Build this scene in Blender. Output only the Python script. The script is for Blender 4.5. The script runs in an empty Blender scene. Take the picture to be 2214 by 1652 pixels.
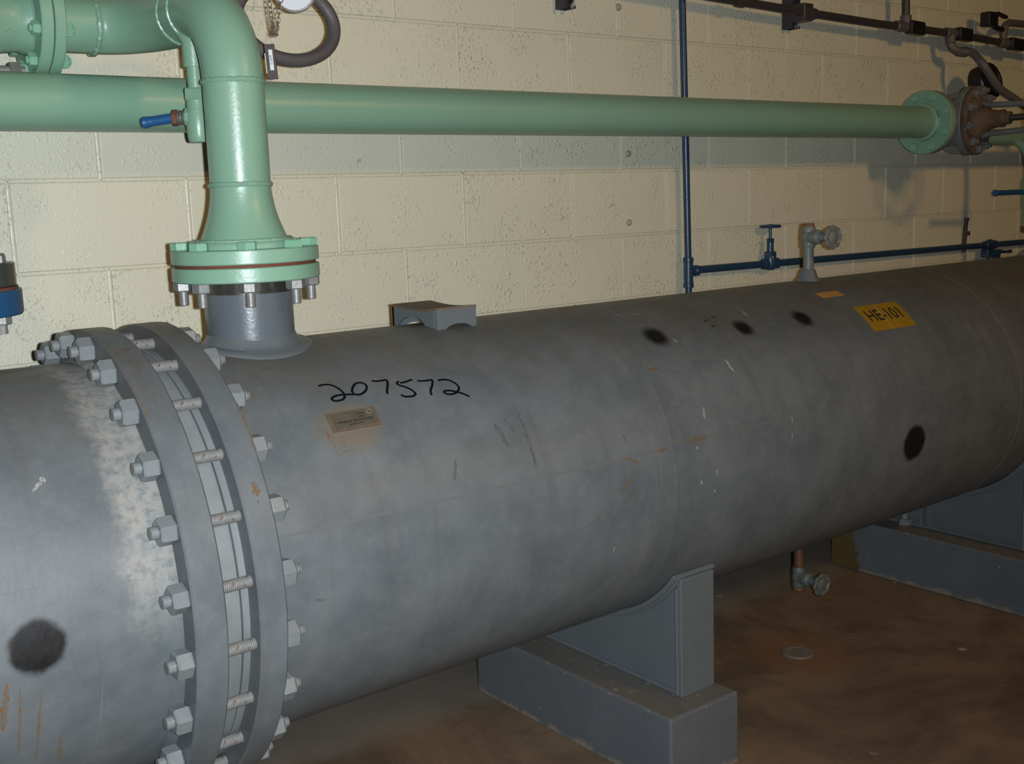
import bpy, bmesh, math, random
from mathutils import Vector, Matrix

random.seed(7)
PI = math.pi
Z0 = 1.215                      # height of the local datum (a bed joint of the wall) above the floor
FL = -Z0                        # floor level in local coordinates
scene = bpy.context.scene
COL = scene.collection


def W(p):
    return Vector((p[0], p[1], p[2] + Z0))


# ------------------------------------------------------------------ camera
CAM = (-0.66463, -2.63922, 0.13112)
RIGHT = Vector((0.78836232, -0.6142733, -0.03395825))
DOWN = Vector((-0.12576116, -0.1068788, -0.9862865))
FWD = Vector((0.60222004, 0.78182174, -0.16151094))
cd = bpy.data.cameras.new('camera')
cd.sensor_fit = 'HORIZONTAL'
cd.sensor_width = 36.0
cd.lens = 36.0 * 2434.053 / 2214.0
cd.clip_start = 0.02
cam = bpy.data.objects.new('camera', cd)
COL.objects.link(cam)
M = Matrix.Identity(4)
for i in range(3):
    M[i][0] = RIGHT[i]
    M[i][1] = -DOWN[i]
    M[i][2] = -FWD[i]
    M[i][3] = W(CAM)[i]
cam.matrix_world = M
scene.camera = cam

# ------------------------------------------------------------------ world, light, exposure
world = bpy.data.worlds.new('room_ambient')
scene.world = world
world.use_nodes = True
bg = world.node_tree.nodes['Background']
bg.inputs[0].default_value = (1.0, 0.82, 0.62, 1)
bg.inputs[1].default_value = 0.011

vs = scene.view_settings
vs.view_transform = 'Standard'
vs.look = 'None'
vs.gamma = 1.0
vs.use_curve_mapping = False
vs.exposure = 0.0


def aim(o, target):
    d = Vector(target) - o.location
    o.rotation_euler = d.to_track_quat('-Z', 'Y').to_euler()


# the camera's own flash, 45 mm to the right of its lens
fl = bpy.data.lights.new('camera_flash', 'SPOT')
fl.energy = 248
fl.color = (0.96, 1.02, 1.07)
fl.shadow_soft_size = 0.010
fl.spot_size = math.radians(112)
fl.spot_blend = 1.0
flo = bpy.data.objects.new('camera_flash', fl)
COL.objects.link(flo)
flo.location = W(CAM) + RIGHT * 0.045 - DOWN * 0.004 - FWD * 0.01
aim(flo, flo.location + FWD - RIGHT * 0.20 - DOWN * 0.02)

# warm room lamp under the ceiling, out in the room behind the camera
al = bpy.data.lights.new('ceiling_lamp_light', 'AREA')
al.shape = 'RECTANGLE'
al.size = 0.6
al.size_y = 0.4
al.energy = 50
al.color = (1.0, 0.58, 0.20)
alo = bpy.data.objects.new('ceiling_lamp_light', al)
COL.objects.link(alo)
alo.location = W((2.7, -5.2, 1.98))
aim(alo, W((2.6, -0.2, 0.2)))

# ------------------------------------------------------------------ mesh helpers
ORG = {}


def frame(d):
    d = Vector(d).normalized()
    u = d.orthogonal().normalized()
    if abs(d.z) < 0.99:
        u = d.cross(Vector((0, 0, 1))).normalized()
    v = d.cross(u).normalized()
    return d, u, v


class MB:
    def __init__(self):
        self.v, self.f = [], []

    def add(self, vs_, fs):
        o = len(self.v)
        self.v += [tuple(p) for p in vs_]
        self.f += [tuple(i + o for i in f) for f in fs]
        return self

    def lathe(self, prof, o, d, n=32, cap0=True, cap1=True, a0=0.0, closed=False):
        o = Vector(o)
        d, u, v = frame(d)
        vv, ff = [], []
        for t, r in prof:
            for k in range(n):
                a = a0 + 2 * PI * k / n
                vv.append(o + d * t + (u * math.cos(a) + v * math.sin(a)) * r)
        m = len(prof)
        for i in range(m - 1 + (1 if closed else 0)):
            for k in range(n):
                i2, k2 = (i + 1) % m, (k + 1) % n
                ff.append((i * n + k, i2 * n + k, i2 * n + k2, i * n + k2))
        if not closed:
            if cap0:
                ff.append(tuple(range(n)))
            if cap1:
                ff.append(tuple(reversed(range((m - 1) * n, m * n))))
        return self.add(vv, ff)

    def cyl(self, p0, p1, r0, r1=None, n=24, ch=0.0):
        p0, p1 = Vector(p0), Vector(p1)
        L = (p1 - p0).length
        r1 = r0 if r1 is None else r1
        prof = [(0, r0), (L, r1)] if not ch else [(0, r0 - ch), (ch, r0), (L - ch, r1), (L, r1 - ch)]
        return self.lathe(prof, p0, p1 - p0, n)

    def tube(self, pts, r, n=12, closed=False, rb=None):
        pts = [Vector(p) for p in pts]
        m = len(pts)
        rr = r if isinstance(r, (list, tuple)) else [r] * m
        vv, ff = [], []
        u = None
        for i, p in enumerate(pts):
            if closed:
                t = (pts[(i + 1) % m] - pts[i - 1]).normalized()
            else:
                t = (pts[min(i + 1, m - 1)] - pts[max(i - 1, 0)]).normalized()
            if u is None:
                u = t.orthogonal().normalized()
            u = (u - t * u.dot(t)).normalized()
            w = t.cross(u)
            for k in range(n):
                a = 2 * PI * k / n
                vv.append(p + (u * math.cos(a) + w * math.sin(a)) * rr[i])
        for i in range(m if closed else m - 1):
            for k in range(n):
                i2, k2 = (i + 1) % m, (k + 1) % n
                ff.append((i * n + k, i * n + k2, i2 * n + k2, i2 * n + k))
        if not closed:
            ff.append(tuple(reversed(range(n))))
            ff.append(tuple(range((m - 1) * n, m * n)))
        return self.add(vv, ff)

    def box(self, lo, hi):
        x0, y0, z0 = lo
        x1, y1, z1 = hi
        vv = [(x0, y0, z0), (x1, y0, z0), (x1, y1, z0), (x0, y1, z0), (x0, y0, z1), (x1, y0, z1), (x1, y1, z1), (x0, y1, z1)]
        return self.add(vv, [(0, 3, 2, 1), (4, 5, 6, 7), (0, 1, 5, 4), (1, 2, 6, 5), (2, 3, 7, 6), (3, 0, 4, 7)])

    def obox(self, c, ax, ay, az):
        c, ax, ay, az = map(Vector, (c, ax, ay, az))
        s = [(-1, -1, -1), (1, -1, -1), (1, 1, -1), (-1, 1, -1), (-1, -1, 1), (1, -1, 1), (1, 1, 1), (-1, 1, 1)]
        return self.add([c + ax * a + ay * b + az * e for a, b, e in s],
                        [(0, 3, 2, 1), (4, 5, 6, 7), (0, 1, 5, 4), (1, 2, 6, 5), (2, 3, 7, 6), (3, 0, 4, 7)])

    def prism(self, poly, fn, t):
        """poly: list of 2D points, fn(a, b, w) -> 3D point, w in (0, t)"""
        n = len(poly)
        vv = [fn(a, b, 0.0) for a, b in poly] + [fn(a, b, t) for a, b in poly]
        ff = [tuple(range(n)), tuple(reversed(range(n, 2 * n)))]
        ff += [(i, i + n, (i + 1) % n + n, (i + 1) % n) for i in range(n)]
        return self.add(vv, ff)

    def hexnut(self, p0, d, r, h, a0=0.0, bore=0.0):
        return self.lathe([(0, r * .93), (h * .1, r), (h * .86, r), (h, r * .86)], p0, d, 6, a0=a0)

    def weld(self, c, d, R, r, n=72, seed=1):
        rnd = random.Random(seed)
        d, u, v = frame(d)
        pts, rr = [], []
        for k in range(n):
            a = 2 * PI * k / n
            pts.append(Vector(c) + (u * math.cos(a) + v * math.sin(a)) * R + d * (rnd.uniform(-1, 1) * r * .12))
            rr.append(r * (1 + .13 * math.sin(k * 2.4) + rnd.uniform(-.08, .08)))
        return self.tube(pts, rr, 8, closed=True)

    def data(self, name, mat, origin, bevel=0.0, sharp=32, seg=2):
        me = bpy.data.meshes.new(name)
        o = W(origin)
        me.from_pydata([W(p) - o for p in self.v], [], self.f)
        me.validate()
        bm = bmesh.new()
        bm.from_mesh(me)
        bmesh.ops.recalc_face_normals(bm, faces=bm.faces)
        if bevel:
            ed = [e for e in bm.edges if e.is_manifold and e.calc_face_angle(0) > math.radians(35)]
            bmesh.ops.bevel(bm, geom=ed, offset=bevel, segments=seg, affect='EDGES', profile=.5, clamp_overlap=True)
        bm.to_mesh(me)
        bm.free()
        for p in me.polygons:
            p.use_smooth = True
        me.set_sharp_from_angle(angle=math.radians(12 if bevel else sharp))
        if mat:
            me.materials.append(mat)
        return me

    def build(self, name, mat, parent=None, origin=None, **kw):
        if origin is None:
            origin = ORG[parent.name] if parent else (0, 0, 0)
        return link(name, self.data(name, mat, origin, **kw), parent, origin)


def link(name, me, parent=None, origin=(0, 0, 0)):
    o = bpy.data.objects.new(name, me)
    COL.objects.link(o)
    ORG[o.name] = tuple(origin)
    if parent:
        o.parent = parent
        o.location = W(origin) - W(ORG[parent.name])
    else:
        o.location = W(origin)
    return o


def tag(o, label=None, cat=None, group=None, kind=None):
    if label:
        o['label'] = label
    if cat:
        o['category'] = cat
    if group:
        o['group'] = group
    if kind:
        o['kind'] = kind
    return o


def thing(name, label, cat, loc, group=None):
    o = bpy.data.objects.new(name, None)
    o.empty_display_size = 0.05
    COL.objects.link(o)
    o.location = W(loc)
    ORG[o.name] = tuple(loc)
    return tag(o, label, cat, group)


# ------------------------------------------------------------------ materials
class NT:
    def __init__(self, name):
        self.mat = bpy.data.materials.new(name)
        self.mat.use_nodes = True
        self.t = self.mat.node_tree
        self.b = self.t.nodes['Principled BSDF']
        self._tc = None

    def nd(self, typ, **kw):
        n = self.t.nodes.new(typ)
        for k, v in kw.items():
            setattr(n, k, v)
        return n

    def put(self, sock, val):
        if isinstance(val, bpy.types.NodeSocket):
            self.t.links.new(val, sock)
        elif isinstance(val, (tuple, list)):
            sock.default_value = tuple(val) + ((1,) if sock.type == 'RGBA' and len(val) == 3 else ())
        else:
            sock.default_value = val

    def m(self, op, a, b=0.0, c=0.0, clamp=False):
        n = self.nd('ShaderNodeMath', operation=op, use_clamp=clamp)
        for i, x in enumerate((a, b, c)):
            self.put(n.inputs[i], x)
        return n.outputs[0]

    def obj(self):
        if self._tc is None:
            self._tc = self.nd('ShaderNodeTexCoord')
        return self._tc.outputs['Object']

    def vec(self, x, y, z=0.0):
        n = self.nd('ShaderNodeCombineXYZ')
        for i, a in enumerate((x, y, z)):
            self.put(n.inputs[i], a)
        return n.outputs[0]

    def scl(self, v, s):
        n = self.nd('ShaderNodeVectorMath', operation='MULTIPLY')
        self.put(n.inputs[0], v)
        self.put(n.inputs[1], s)
        return n.outputs[0]

    def addv(self, v, s):
        n = self.nd('ShaderNodeVectorMath', operation='ADD')
        self.put(n.inputs[0], v)
        self.put(n.inputs[1], s)
        return n.outputs[0]

    def sep(self, v):
        n = self.nd('ShaderNodeSeparateXYZ')
        self.put(n.inputs[0], v)
        return n.outputs

    def noise(self, v, scale, detail=3.0, rough=0.55, dist=0.0):
        n = self.nd('ShaderNodeTexNoise')
        self.put(n.inputs['Vector'], v)
        n.inputs['Scale'].default_value = scale
        n.inputs['Detail'].default_value = detail
        n.inputs['Roughness'].default_value = rough
        n.inputs['Distortion'].default_value = dist
        return n.outputs[0]

    def voro(self, v, scale):
        n = self.nd('ShaderNodeTexVoronoi')
        self.put(n.inputs['Vector'], v)
        n.inputs['Scale'].default_value = scale
        return n.outputs['Distance']

    def sm(self, x, a, b, lo=0.0, hi=1.0):
        n = self.nd('ShaderNodeMapRange', interpolation_type='SMOOTHSTEP')
        self.put(n.inputs[0], x)
        if a > b:
            a, b, lo, hi = b, a, hi, lo
        for i, q in enumerate((a, b, lo, hi)):
            n.inputs[i + 1].default_value = q
        return n.outputs[0]

    def mix(self, f, a, b):
        n = self.nd('ShaderNodeMix', data_type='RGBA')
        self.put(n.inputs[0], f)
        self.put(n.inputs[6], a)
        self.put(n.inputs[7], b)
        return n.outputs[2]

    def bump(self, h, dist, strength=1.0, prev=None):
        n = self.nd('ShaderNodeBump')
        n.inputs['Strength'].default_value = strength
        n.inputs['Distance'].default_value = dist
        self.put(n.inputs['Height'], h)
        if prev is not None:
            self.put(n.inputs['Normal'], prev)
        return n.outputs[0]

    def out(self, col, rough=0.5, metal=0.0, normal=None, spec=0.5, **kw):
        self.put(self.b.inputs['Base Color'], col)
        self.put(self.b.inputs['Roughness'], rough)
        self.put(self.b.inputs['Metallic'], metal)
        self.put(self.b.inputs['Specular IOR Level'], spec)
        if normal is not None:
            self.put(self.b.inputs['Normal'], normal)
        return self.mat


def paint(name, col, var=0.18, rough=0.42, rust=0.0, rust_col=(.11, .035, .012), scale=14.0, bump=0.0006, wear=None, wear_col=(.3, .29, .26), spec=0.5, metal=0.0):
    n = NT(name)
    o = n.obj()
    f = n.noise(o, scale, 4)
    c = n.mix(f, tuple(x * (1 - var) for x in col), tuple(x * (1 + var) for x in col))
    if wear:
        c = n.mix(n.sm(n.noise(o, wear[0], 6, .65), wear[1], wear[1] + .05), c, wear_col)
    if rust:
        r = n.sm(n.noise(o, 70, 5, .7), .80 - rust * .22, .86 - rust * .22)
        c = n.mix(r, c, rust_col)
    h = n.noise(o, 160, 3)
    return n.out(c, rough, metal, n.bump(h, bump, .6), spec)


# ---- shell paint with its dirt, spray spots, dusty top and hub
RS = 0.376
YC, ZC = -0.595, -0.509


def shell_mat(name, channel=False, plain=False):
    n = NT(name)
    x, y, z = n.sep(n.obj())
    a = n.m('ARCTAN2', z, n.m('MULTIPLY', y, -1.0))
    s = n.m('MULTIPLY', a, RS)
    uv = n.vec(x, s)
    n1 = n.noise(uv, 7, 5, .6)
    n2 = n.noise(uv, 30, 5, .65)
    c = n.mix(n.sm(n1, .25, .75), (.083, .096, .105), (.124, .138, .146))
    c = n.mix(n.m('MULTIPLY', n.sm(n2, .45, .75), .35), c, (.14, .15, .152))
    # run marks down the side
    st = n.noise(n.vec(n.m('MULTIPLY', x, 26.0), n.m('MULTIPLY', s, 1.6)), 1.0, 4, .6)
    c = n.mix(n.m('MULTIPLY', n.sm(st, .52, .8), .42), c, (.078, .078, .072))
    sw = n.noise(n.addv(n.scl(uv, (9, 3, 1)), (4.0, 2.0, 0)), 1.0, 6, .7, .6)
    c = n.mix(n.m('MULTIPLY', n.sm(sw, .56, .78), .38), c, (.150, .152, .146))
    # settled brown dust on the crown
    ds = n.m('MULTIPLY', n.sm(a, .55, 1.25), n.sm(n.noise(uv, 11, 6, .7), .25, .7))
    c = n.mix(n.m('MULTIPLY', ds, .75), c, (.098, .083, .066))
    # fine rust freckles
    fr = n.m('MULTIPLY', n.sm(n.noise(uv, 190, 2), .70, .76), n.sm(n.noise(uv, 5, 3), .46, .62))
    c = n.mix(n.m('MULTIPLY', fr, .7), c, (.17, .07, .022))
    # rust wash in runs
    rw = n.m('MULTIPLY', n.sm(n.noise(n.vec(n.m('MULTIPLY', x, 55.0), n.m('MULTIPLY', s, 5.0)), 1.0, 5, .7), .60, .74), n.sm(n.noise(uv, 4.0, 2), .50, .62))
    if channel:
        rw = n.m('MULTIPLY', rw, n.m('MULTIPLY', n.sm(s, .02, -.08), n.sm(x, -.10, -.24)))
        c = n.mix(rw, c, (.23, .10, .02))
        # chalky dust against the flange hub
        e = n.m('ADD', x, n.m('MULTIPLY', n.m('SUBTRACT', n.noise(uv, 17, 6, .7), .5), .09))
        hb = n.m('MULTIPLY', n.sm(e, -.145, -.105), n.sm(a, -.15, .25))
        hb = n.m('MULTIPLY', hb, n.sm(n.noise(uv, 60, 5, .7), .22, .6))
        c = n.mix(n.m('MULTIPLY', hb, .85), c, (.26, .255, .235))
    elif plain:
        c = n.mix(n.m('MULTIPLY', rw, .5), c, (.16, .085, .035))
    else:
        c = n.mix(n.m('MULTIPLY', rw, .45), c, (.17, .09, .03))
        # yellow-brown bloom round the name plate
        dx = n.m('SUBTRACT', x, .318)
        dy = n.m('SUBTRACT', s, .262)
        q = n.m('SQRT', n.m('ADD', n.m('MULTIPLY', n.m('MULTIPLY', dx, dx), .55), n.m('MULTIPLY', dy, dy)))
        q = n.m('ADD', q, n.m('MULTIPLY', n.m('SUBTRACT', n.noise(uv, 48, 6, .75), .5), .075))
        c = n.mix(n.m('MULTIPLY', n.sm(q, .066, .022), .6), c, (.155, .115, .060))
    # spots of black spray paint
    spots = ((-.270, 2.5, .0385),) if channel else ((1.173, 56.6, .031), (1.464, 54.6, .027), (1.696, 55.0, .029), (1.970, -6.4, .0465))
    if plain:
        spots = ()
    jit = n.m('MULTIPLY', n.m('SUBTRACT', n.noise(uv, 42, 3), .5), .012)
    for i, (sx, sa, sr) in enumerate(spots):
        dx = n.m('SUBTRACT', x, sx)
        dy = n.m('SUBTRACT', s, math.radians(sa) * RS)
        q = n.m('ADD', n.m('SQRT', n.m('ADD', n.m('MULTIPLY', dx, dx), n.m('MULTIPLY', dy, dy))), jit)
        soft = 1.22 if sr > .035 else 1.45
        c = n.mix(n.sm(q, sr * soft, sr * (.88 if sr > .035 else .55)), c, (.006, .006, .0065))
    nb = n.bump(n.noise(uv, 120, 3), .0006, .5)
    return n.out(c, n.sm(n2, .2, .8, .40, .58), 0, nb, .45)


def wall_mat():
    n = NT('cream_block_paint')
    oi = n.nd('ShaderNodeObjectInfo')
    rnd = oi.outputs['Random']
    o = n.addv(n.obj(), n.vec(n.m('MULTIPLY', rnd, 37.0), n.m('MULTIPLY', rnd, 11.0), n.m('MULTIPLY', rnd, 53.0)))
    big = n.noise(o, 5, 3)
    c = n.mix(big, (.585, .572, .450), (.64, .625, .50))
    c = n.mix(n.m('MULTIPLY', n.sm(n.noise(o, 38, 3), .70, .76), .5), c, (.30, .27, .20))
    lump = n.sm(n.noise(o, 105, 2, .5), .54, .78)
    pit = n.sm(n.voro(o, 95), .26, .05)
    grit = n.noise(o, 210, 3, .6)
    amt = n.m('MULTIPLY', n.sm(n.noise(o, 9, 2), .30, .66), n.m('ADD', n.m('MULTIPLY', rnd, .6), .5))
    h = n.m('MULTIPLY', n.m('SUBTRACT', lump, n.m('MULTIPLY', pit, .55)), amt)
    h = n.m('ADD', h, n.m('MULTIPLY', grit, n.m('ADD', n.m('MULTIPLY', rnd, .22), .12)))
    return n.out(c, .38, 0, n.bump(h, .0030, .85), .5)


def floor_mat():
    n = NT('stained_brown_floor')
    o = n.obj()
    x, y, z = n.sep(o)
    a = n.noise(o, 2.1, 6, .62, .8)
    b = n.noise(n.scl(o, (1, 1.8, 1)), 6.5, 6, .65)
    c = n.mix(n.sm(a, .32, .68), (.105, .072, .048), (.215, .145, .090))
    c = n.mix(n.m('MULTIPLY', n.sm(b, .52, .75), .6), c, (.088, .066, .052))
    c = n.mix(n.m('MULTIPLY', n.sm(n.noise(o, 13, 5, .7), .62, .80), .6), c, (.28, .215, .155))
    # floor colour turns greyer in a ragged band along the wall
    e = n.m('ADD', y, n.m('MULTIPLY', n.m('SUBTRACT', n.noise(o, 9, 4), .5), .12))
    c = n.mix(n.m('MULTIPLY', n.sm(e, -.36, -.24), .7), c, (.17, .165, .145))
    # rings of rust round the floor cap
    dx = n.m('SUBTRACT', x, 1.885)
    dy = n.m('SUBTRACT', y, -.657)
    q = n.m('ADD', n.m('SQRT', n.m('ADD', n.m('MULTIPLY', dx, dx), n.m('MULTIPLY', dy, dy))), n.m('MULTIPLY', n.m('SUBTRACT', n.noise(o, 12, 3), .5), .08))
    c = n.mix(n.m('MULTIPLY', n.m('MULTIPLY', n.sm(q, .20, .10), n.sm(q, .03, .07)), .55), c, (.22, .105, .05))
    # pale chips of paint
    ch = n.sm(n.voro(n.scl(o, (1, 1.3, 1)), 3.1), .07, .045)
    ch = n.m('MULTIPLY', ch, n.sm(n.noise(o, 26, 3), .42, .56))
    c = n.mix(n.m('MULTIPLY', ch, .8), c, (.46, .37, .27))
    nb = n.bump(n.noise(o, 40, 4), .002, .35)
    return n.out(c, n.sm(b, .3, .7, .42, .62), 0, nb, .4)


def pier_mat(name, yellow=False):
    n = NT(name)
    o = n.obj()
    x, y, z = n.sep(o)
    c = n.mix(n.noise(o, 12, 5), (.078, .088, .100), (.118, .127, .138))
    c = n.mix(n.sm(n.noise(o, 55, 3), .735, .76), c, (.36, .36, .35))
    # settled dust on the ledge and chips knocked off its edges
    c = n.mix(n.m('MULTIPLY', n.sm(z, .1795, .1815), n.sm(n.noise(o, 16, 5), .2, .6, .35, .85)), c, (.135, .120, .098))
    lip = n.m('MULTIPLY', n.sm(z, .166, .178), n.sm(n.noise(n.scl(o, (1, 1, 2)), 42, 4, .7), .60, .68))
    c = n.mix(n.m('MULTIPLY', lip, .8), c, (.30, .275, .23))
    # paint flaked to bare cement along the foot
    e = n.m('ADD', z, n.m('MULTIPLY', n.m('SUBTRACT', n.noise(o, 22, 5, .7), .5), .07))
    c = n.mix(n.m('MULTIPLY', n.sm(e, .022, .004), .9), c, (.22, .19, .15))
    if yellow:
        e = n.m('ADD', y, n.m('MULTIPLY', n.m('SUBTRACT', n.noise(o, 11, 4), .5), .16))
        c = n.mix(n.sm(e, .262, .270), c, (.095, .066, .024))
    return n.out(c, .55, 0, n.bump(n.noise(o, 90, 4), .0015, .5), .35)


def stain(name, col, under, thr):
    n = NT(name)
    o = n.obj()
    f = n.sm(n.noise(o, 140, 4, .7), thr, thr + .14)
    return n.out(n.mix(f, under, col), .65, 0, None, .2)


GREY = paint('grey_machine_paint', (.105, .120, .128), .16, .42, rust=.18, scale=11, wear=(24, .69), wear_col=(.15, .155, .155))
GREYNUT = paint('grey_painted_fastener', (.165, .18, .186), .18, .36, rust=.55, rust_col=(.16, .06, .025), scale=35)
CHALK = paint('chalky_tubesheet_edge', (.155, .168, .170), .5, .5, rust=.3, scale=10)
STUDM = paint('rusty_grey_stud', (.165, .165, .158), .3, .5, rust=.92, rust_col=(.105, .055, .032), scale=60)
SHELL = shell_mat('grey_shell_paint')
CHANNEL = shell_mat('grey_channel_paint', True)
FLANGEM = shell_mat('grey_flange_paint', False, True)
WALL = wall_mat()
FLOOR = floor_mat()
PIER = pier_mat('blue_grey_pier_paint')
PIER2 = pier_mat('blue_grey_pier_paint_over_yellow', True)
GREEN = paint('mint_green_paint', (.19, .33, .238), .07, .34, rust=.14, scale=8)
GREEND = paint('mint_green_flange_paint', (.195, .345, .252), .08, .36, rust=.52, scale=12)
GREENB = paint('mint_green_bolt_paint', (.19, .39, .27), .08, .33, scale=20)
BLUE = paint('navy_blue_pipe_paint', (.016, .044, .090), .15, .32, scale=20)
LEVER = paint('blue_lever_sleeve', (.014, .085, .22), .12, .4, scale=30, wear=(45, .66), wear_col=(.27, .31, .27))
LEVERR = paint('blue_lever_coating', (.012, .075, .20), .1, .4)
GALV = paint('galvanised_steel', (.20, .20, .195), .35, .45, metal=.35, rust=.25, scale=60)
STEEL = paint('dark_bare_steel', (.10, .095, .085), .3, .3, metal=.7, rust=.3, scale=20)
RUSTY = paint('orange_rust', (.145, .062, .025), .45, .8, scale=40, wear=(30, .6), wear_col=(.05, .028, .02))
RUSTV = paint('rusted_valve_cover', (.105, .066, .038), .6, .75, scale=26, wear=(20, .56), wear_col=(.15, .14, .12))
VGREY = paint('valve_grey_paint', (.15, .155, .15), .22, .5, rust=.45, scale=25)
GASKET = paint('red_brown_gasket', (.12, .035, .018), .3, .8, scale=60)
COPPER = paint('tarnished_copper', (.105, .048, .026), .5, .6, metal=.2, scale=60)
CONDUIT = paint('dark_conduit_paint', (.040, .034, .036), .3, .45, scale=30, wear=(28, .72), wear_col=(.30, .25, .19))
CONDG = paint('grey_conduit_fitting', (.10, .09, .085), .25, .45, scale=40)
BLACK = paint('black_enamel', (.010, .009, .009), .3, .4, scale=40)
RUBBER = paint('dark_grey_rubber', (.075, .068, .070), .12, .55, scale=25)
FLEX = paint('grey_flexible_conduit', (.10, .094, .092), .15, .5, scale=30)
STRUT = paint('dark_strut_paint', (.030, .028, .034), .25, .42, scale=18, wear=(11, .60), wear_col=(.55, .52, .45))
TAGB = paint('dark_brown_tag_plastic', (.035, .024, .024), .15, .5)
WHITE = paint('white_label_stock', (.55, .58, .60), .05, .5)
CREAM = paint('yellowed_tag_edge', (.50, .47, .30), .05, .5)
INK = paint('black_marker_ink', (.004, .004, .006), .1, .35)
PRINT = paint('dark_print', (.03, .028, .024), .1, .5)
YELLOW = paint('yellow_sticker_vinyl', (.30, .175, .012), .12, .4, scale=18)
ORANGE = paint('orange_sticker_paper', (.44, .22, .055), .15, .6, scale=40)
PLATE = paint('tarnished_name_plate', (.105, .092, .068), .25, .42, metal=.25, rust=.3, rust_col=(.16, .085, .03), scale=45)
PLATER = paint('rusted_plate_edge', (.105, .076, .050), .45, .7, scale=60)
STAMP = paint('bright_stamping', (.22, .19, .14), .1, .4)
CLEAR = paint('pale_dial_face', (.62, .58, .54), .05, .2)
DIALY = paint('brown_yellow_dial', (.30, .20, .07), .5, .35, scale=22)
REDROD = paint('dark_red_rod_paint', (.055, .012, .010), .2, .5)
TAN = paint('tan_lit_patch', (.42, .32, .22), .06, .6)  # brighter tone of a lit stretch of wall, put into a slab
BLUEF = paint('blue_flange_paint', (.010, .060, .150), .15, .4, rust=.1)
CHAINM = paint('tarnished_chain', (.15, .115, .085), .3, .45, metal=.5, scale=80)
RUSTST = stain('rust_streak', (.145, .072, .024), (.110, .104, .092), .46)
YELST = stain('ochre_streak', (.155, .115, .045), (.11, .115, .11), .48)
WHST = stain('pale_scrape', (.30, .295, .275), (.16, .165, .16), .40)
DKST = stain('dark_smear', (.068, .069, .066), (.095, .105, .11), .47)
LINEST = stain('pale_dry_run', (.16, .165, .165), (.125, .135, .14), .40)
SEAMM = stain('weld_seam_paint', (.122, .118, .104), (.108, .120, .128), .46)

# ------------------------------------------------------------------ setting: floor and wall
m = MB()
m.box((-4, -6, FL - .15), (9, .15, FL))
tag(m.build('floor', FLOOR, None, (0, 0, FL)), kind='structure')

B, H = .4064, .2032
JW = .0095
m = MB()
m.box((-2.05, .0045, FL), (7.0, .2, 1.42))
for row in range(-6, 7):
    zb_ = row * H
    pr = [(-.0047, .005), (-.0036, .0028), (-.0015, .0017), (.0015, .0017), (.0036, .0028), (.0047, .005)]
    m.prism([(b, a) for a, b in pr], lambda a, b, w: (-2 + w, a, zb_ + b), 8.95)
    for k in range(-4, 16):
        xj = (k + (0.0 if row % 2 == 0 else .5)) * B
        if -1.62 < xj < 6.9:
            m.prism(pr, lambda a, b, w: (xj + a, b, zb_ + w), H)
wall = m.build('wall_back', WALL, None, (0, 0, 0))
tag(wall, kind='structure')
mb = MB()
mb.box((-(B - JW) / 2, 0, -(H - JW) / 2), (B / 2 - JW / 2, .06, (H - JW) / 2))
blk = mb.data('block', WALL, (0, 0, 0), bevel=.0016)
rb = random.Random(3)
for row in range(-6, 7):
    zc = row * H + H / 2
    off = 0.0 if row % 2 == 0 else .5
    for k in range(-4, 16):
        xa = (k + off) * B
        if xa < -1.62 or xa + B > 6.9:
            continue
        o = bpy.data.objects.new('block', blk)
        COL.objects.link(o)
        o.parent = wall
        o.location = (xa + B / 2, rb.uniform(-.0012, .0012), zc)
        o.rotation_euler = (rb.uniform(-.0012, .0012), 0, rb.uniform(-.001, .001))
        if zc < FL + H * .5:
            o.location.z = zc

# anchor stubs and a rust drip left on the wall
m = MB()
for (x, z) in ((1.862, .256), (1.861, .040), (1.832, .700)):
    m.lathe([(0, .012), (.006, .010), (.012, .003)], (x, .002, z), (0, -1, 0), 9)
m.build('wall_plug', paint('dirty_wall_plug', (.34, .30, .22), .35, .8), wall)

# ------------------------------------------------------------------ piers under the exchanger
PT = -1.033


def pier(x0, x1, mat, label):
    m = MB()
    m.box((x0, -.972, FL), (x1, -.232, PT))
    o = m.build('concrete_pier', mat, None, ((x0 + x1) / 2, -.602, FL), bevel=.006)
    return tag(o, label, 'pier', 'concrete piers under the exchanger')


pier(1.033, 1.262, PIER, 'blue-grey painted concrete pier nearest the bolted flange')
pier(2.615, 2.86, PIER2, 'blue-grey concrete pier with bare yellow-brown patch at far right')

# ------------------------------------------------------------------ the heat exchanger
HX = thing('heat_exchanger', 'long grey horizontal steel shell with bolted flange marked 207572', 'heat exchanger', (1.2, YC, PT))
AX = (0, YC, ZC)
SO = (0, YC, ZC)


def xl(prof, n=160, **kw):
    return MB().lathe(prof, AX, (1, 0, 0), n, **kw)


xl([(.098, RS), (.3, RS), (.7, RS), (1.2, RS), (1.7, RS), (2.2, RS), (2.52, RS), (3.4, RS), (3.48, .362), (3.55, .31), (3.60, .22), (3.62, .11), (3.625, .01)], 192).build('shell', SHELL, HX, SO)
xl([(-1.15, .01), (-1.14, .14), (-1.09, .27), (-1.01, .35), (-.93, RS), (-.5, RS), (-.052, RS)], 192).build('channel', CHANNEL, HX, SO)
RF = .434
X1, X2, X3, X4 = -.055, -.001, .053, .102
for a_, b_ in ((X1, X2), (X3, X4)):
    xl([(a_, RS - .02), (a_, RF - .003), (a_ + .003, RF), (b_ - .003, RF), (b_, RF - .003), (b_, RS - .02)], 192, closed=True).build('body_flange', FLANGEM, HX, SO)
xl([(X1 - .020, RS - .004), (X1 - .006, RS + .004), (X1 + .001, RS + .012), (X1 + .001, RS - .01)], 160, closed=True).build('hub_weld', CHANNEL, HX, SO)
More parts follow.
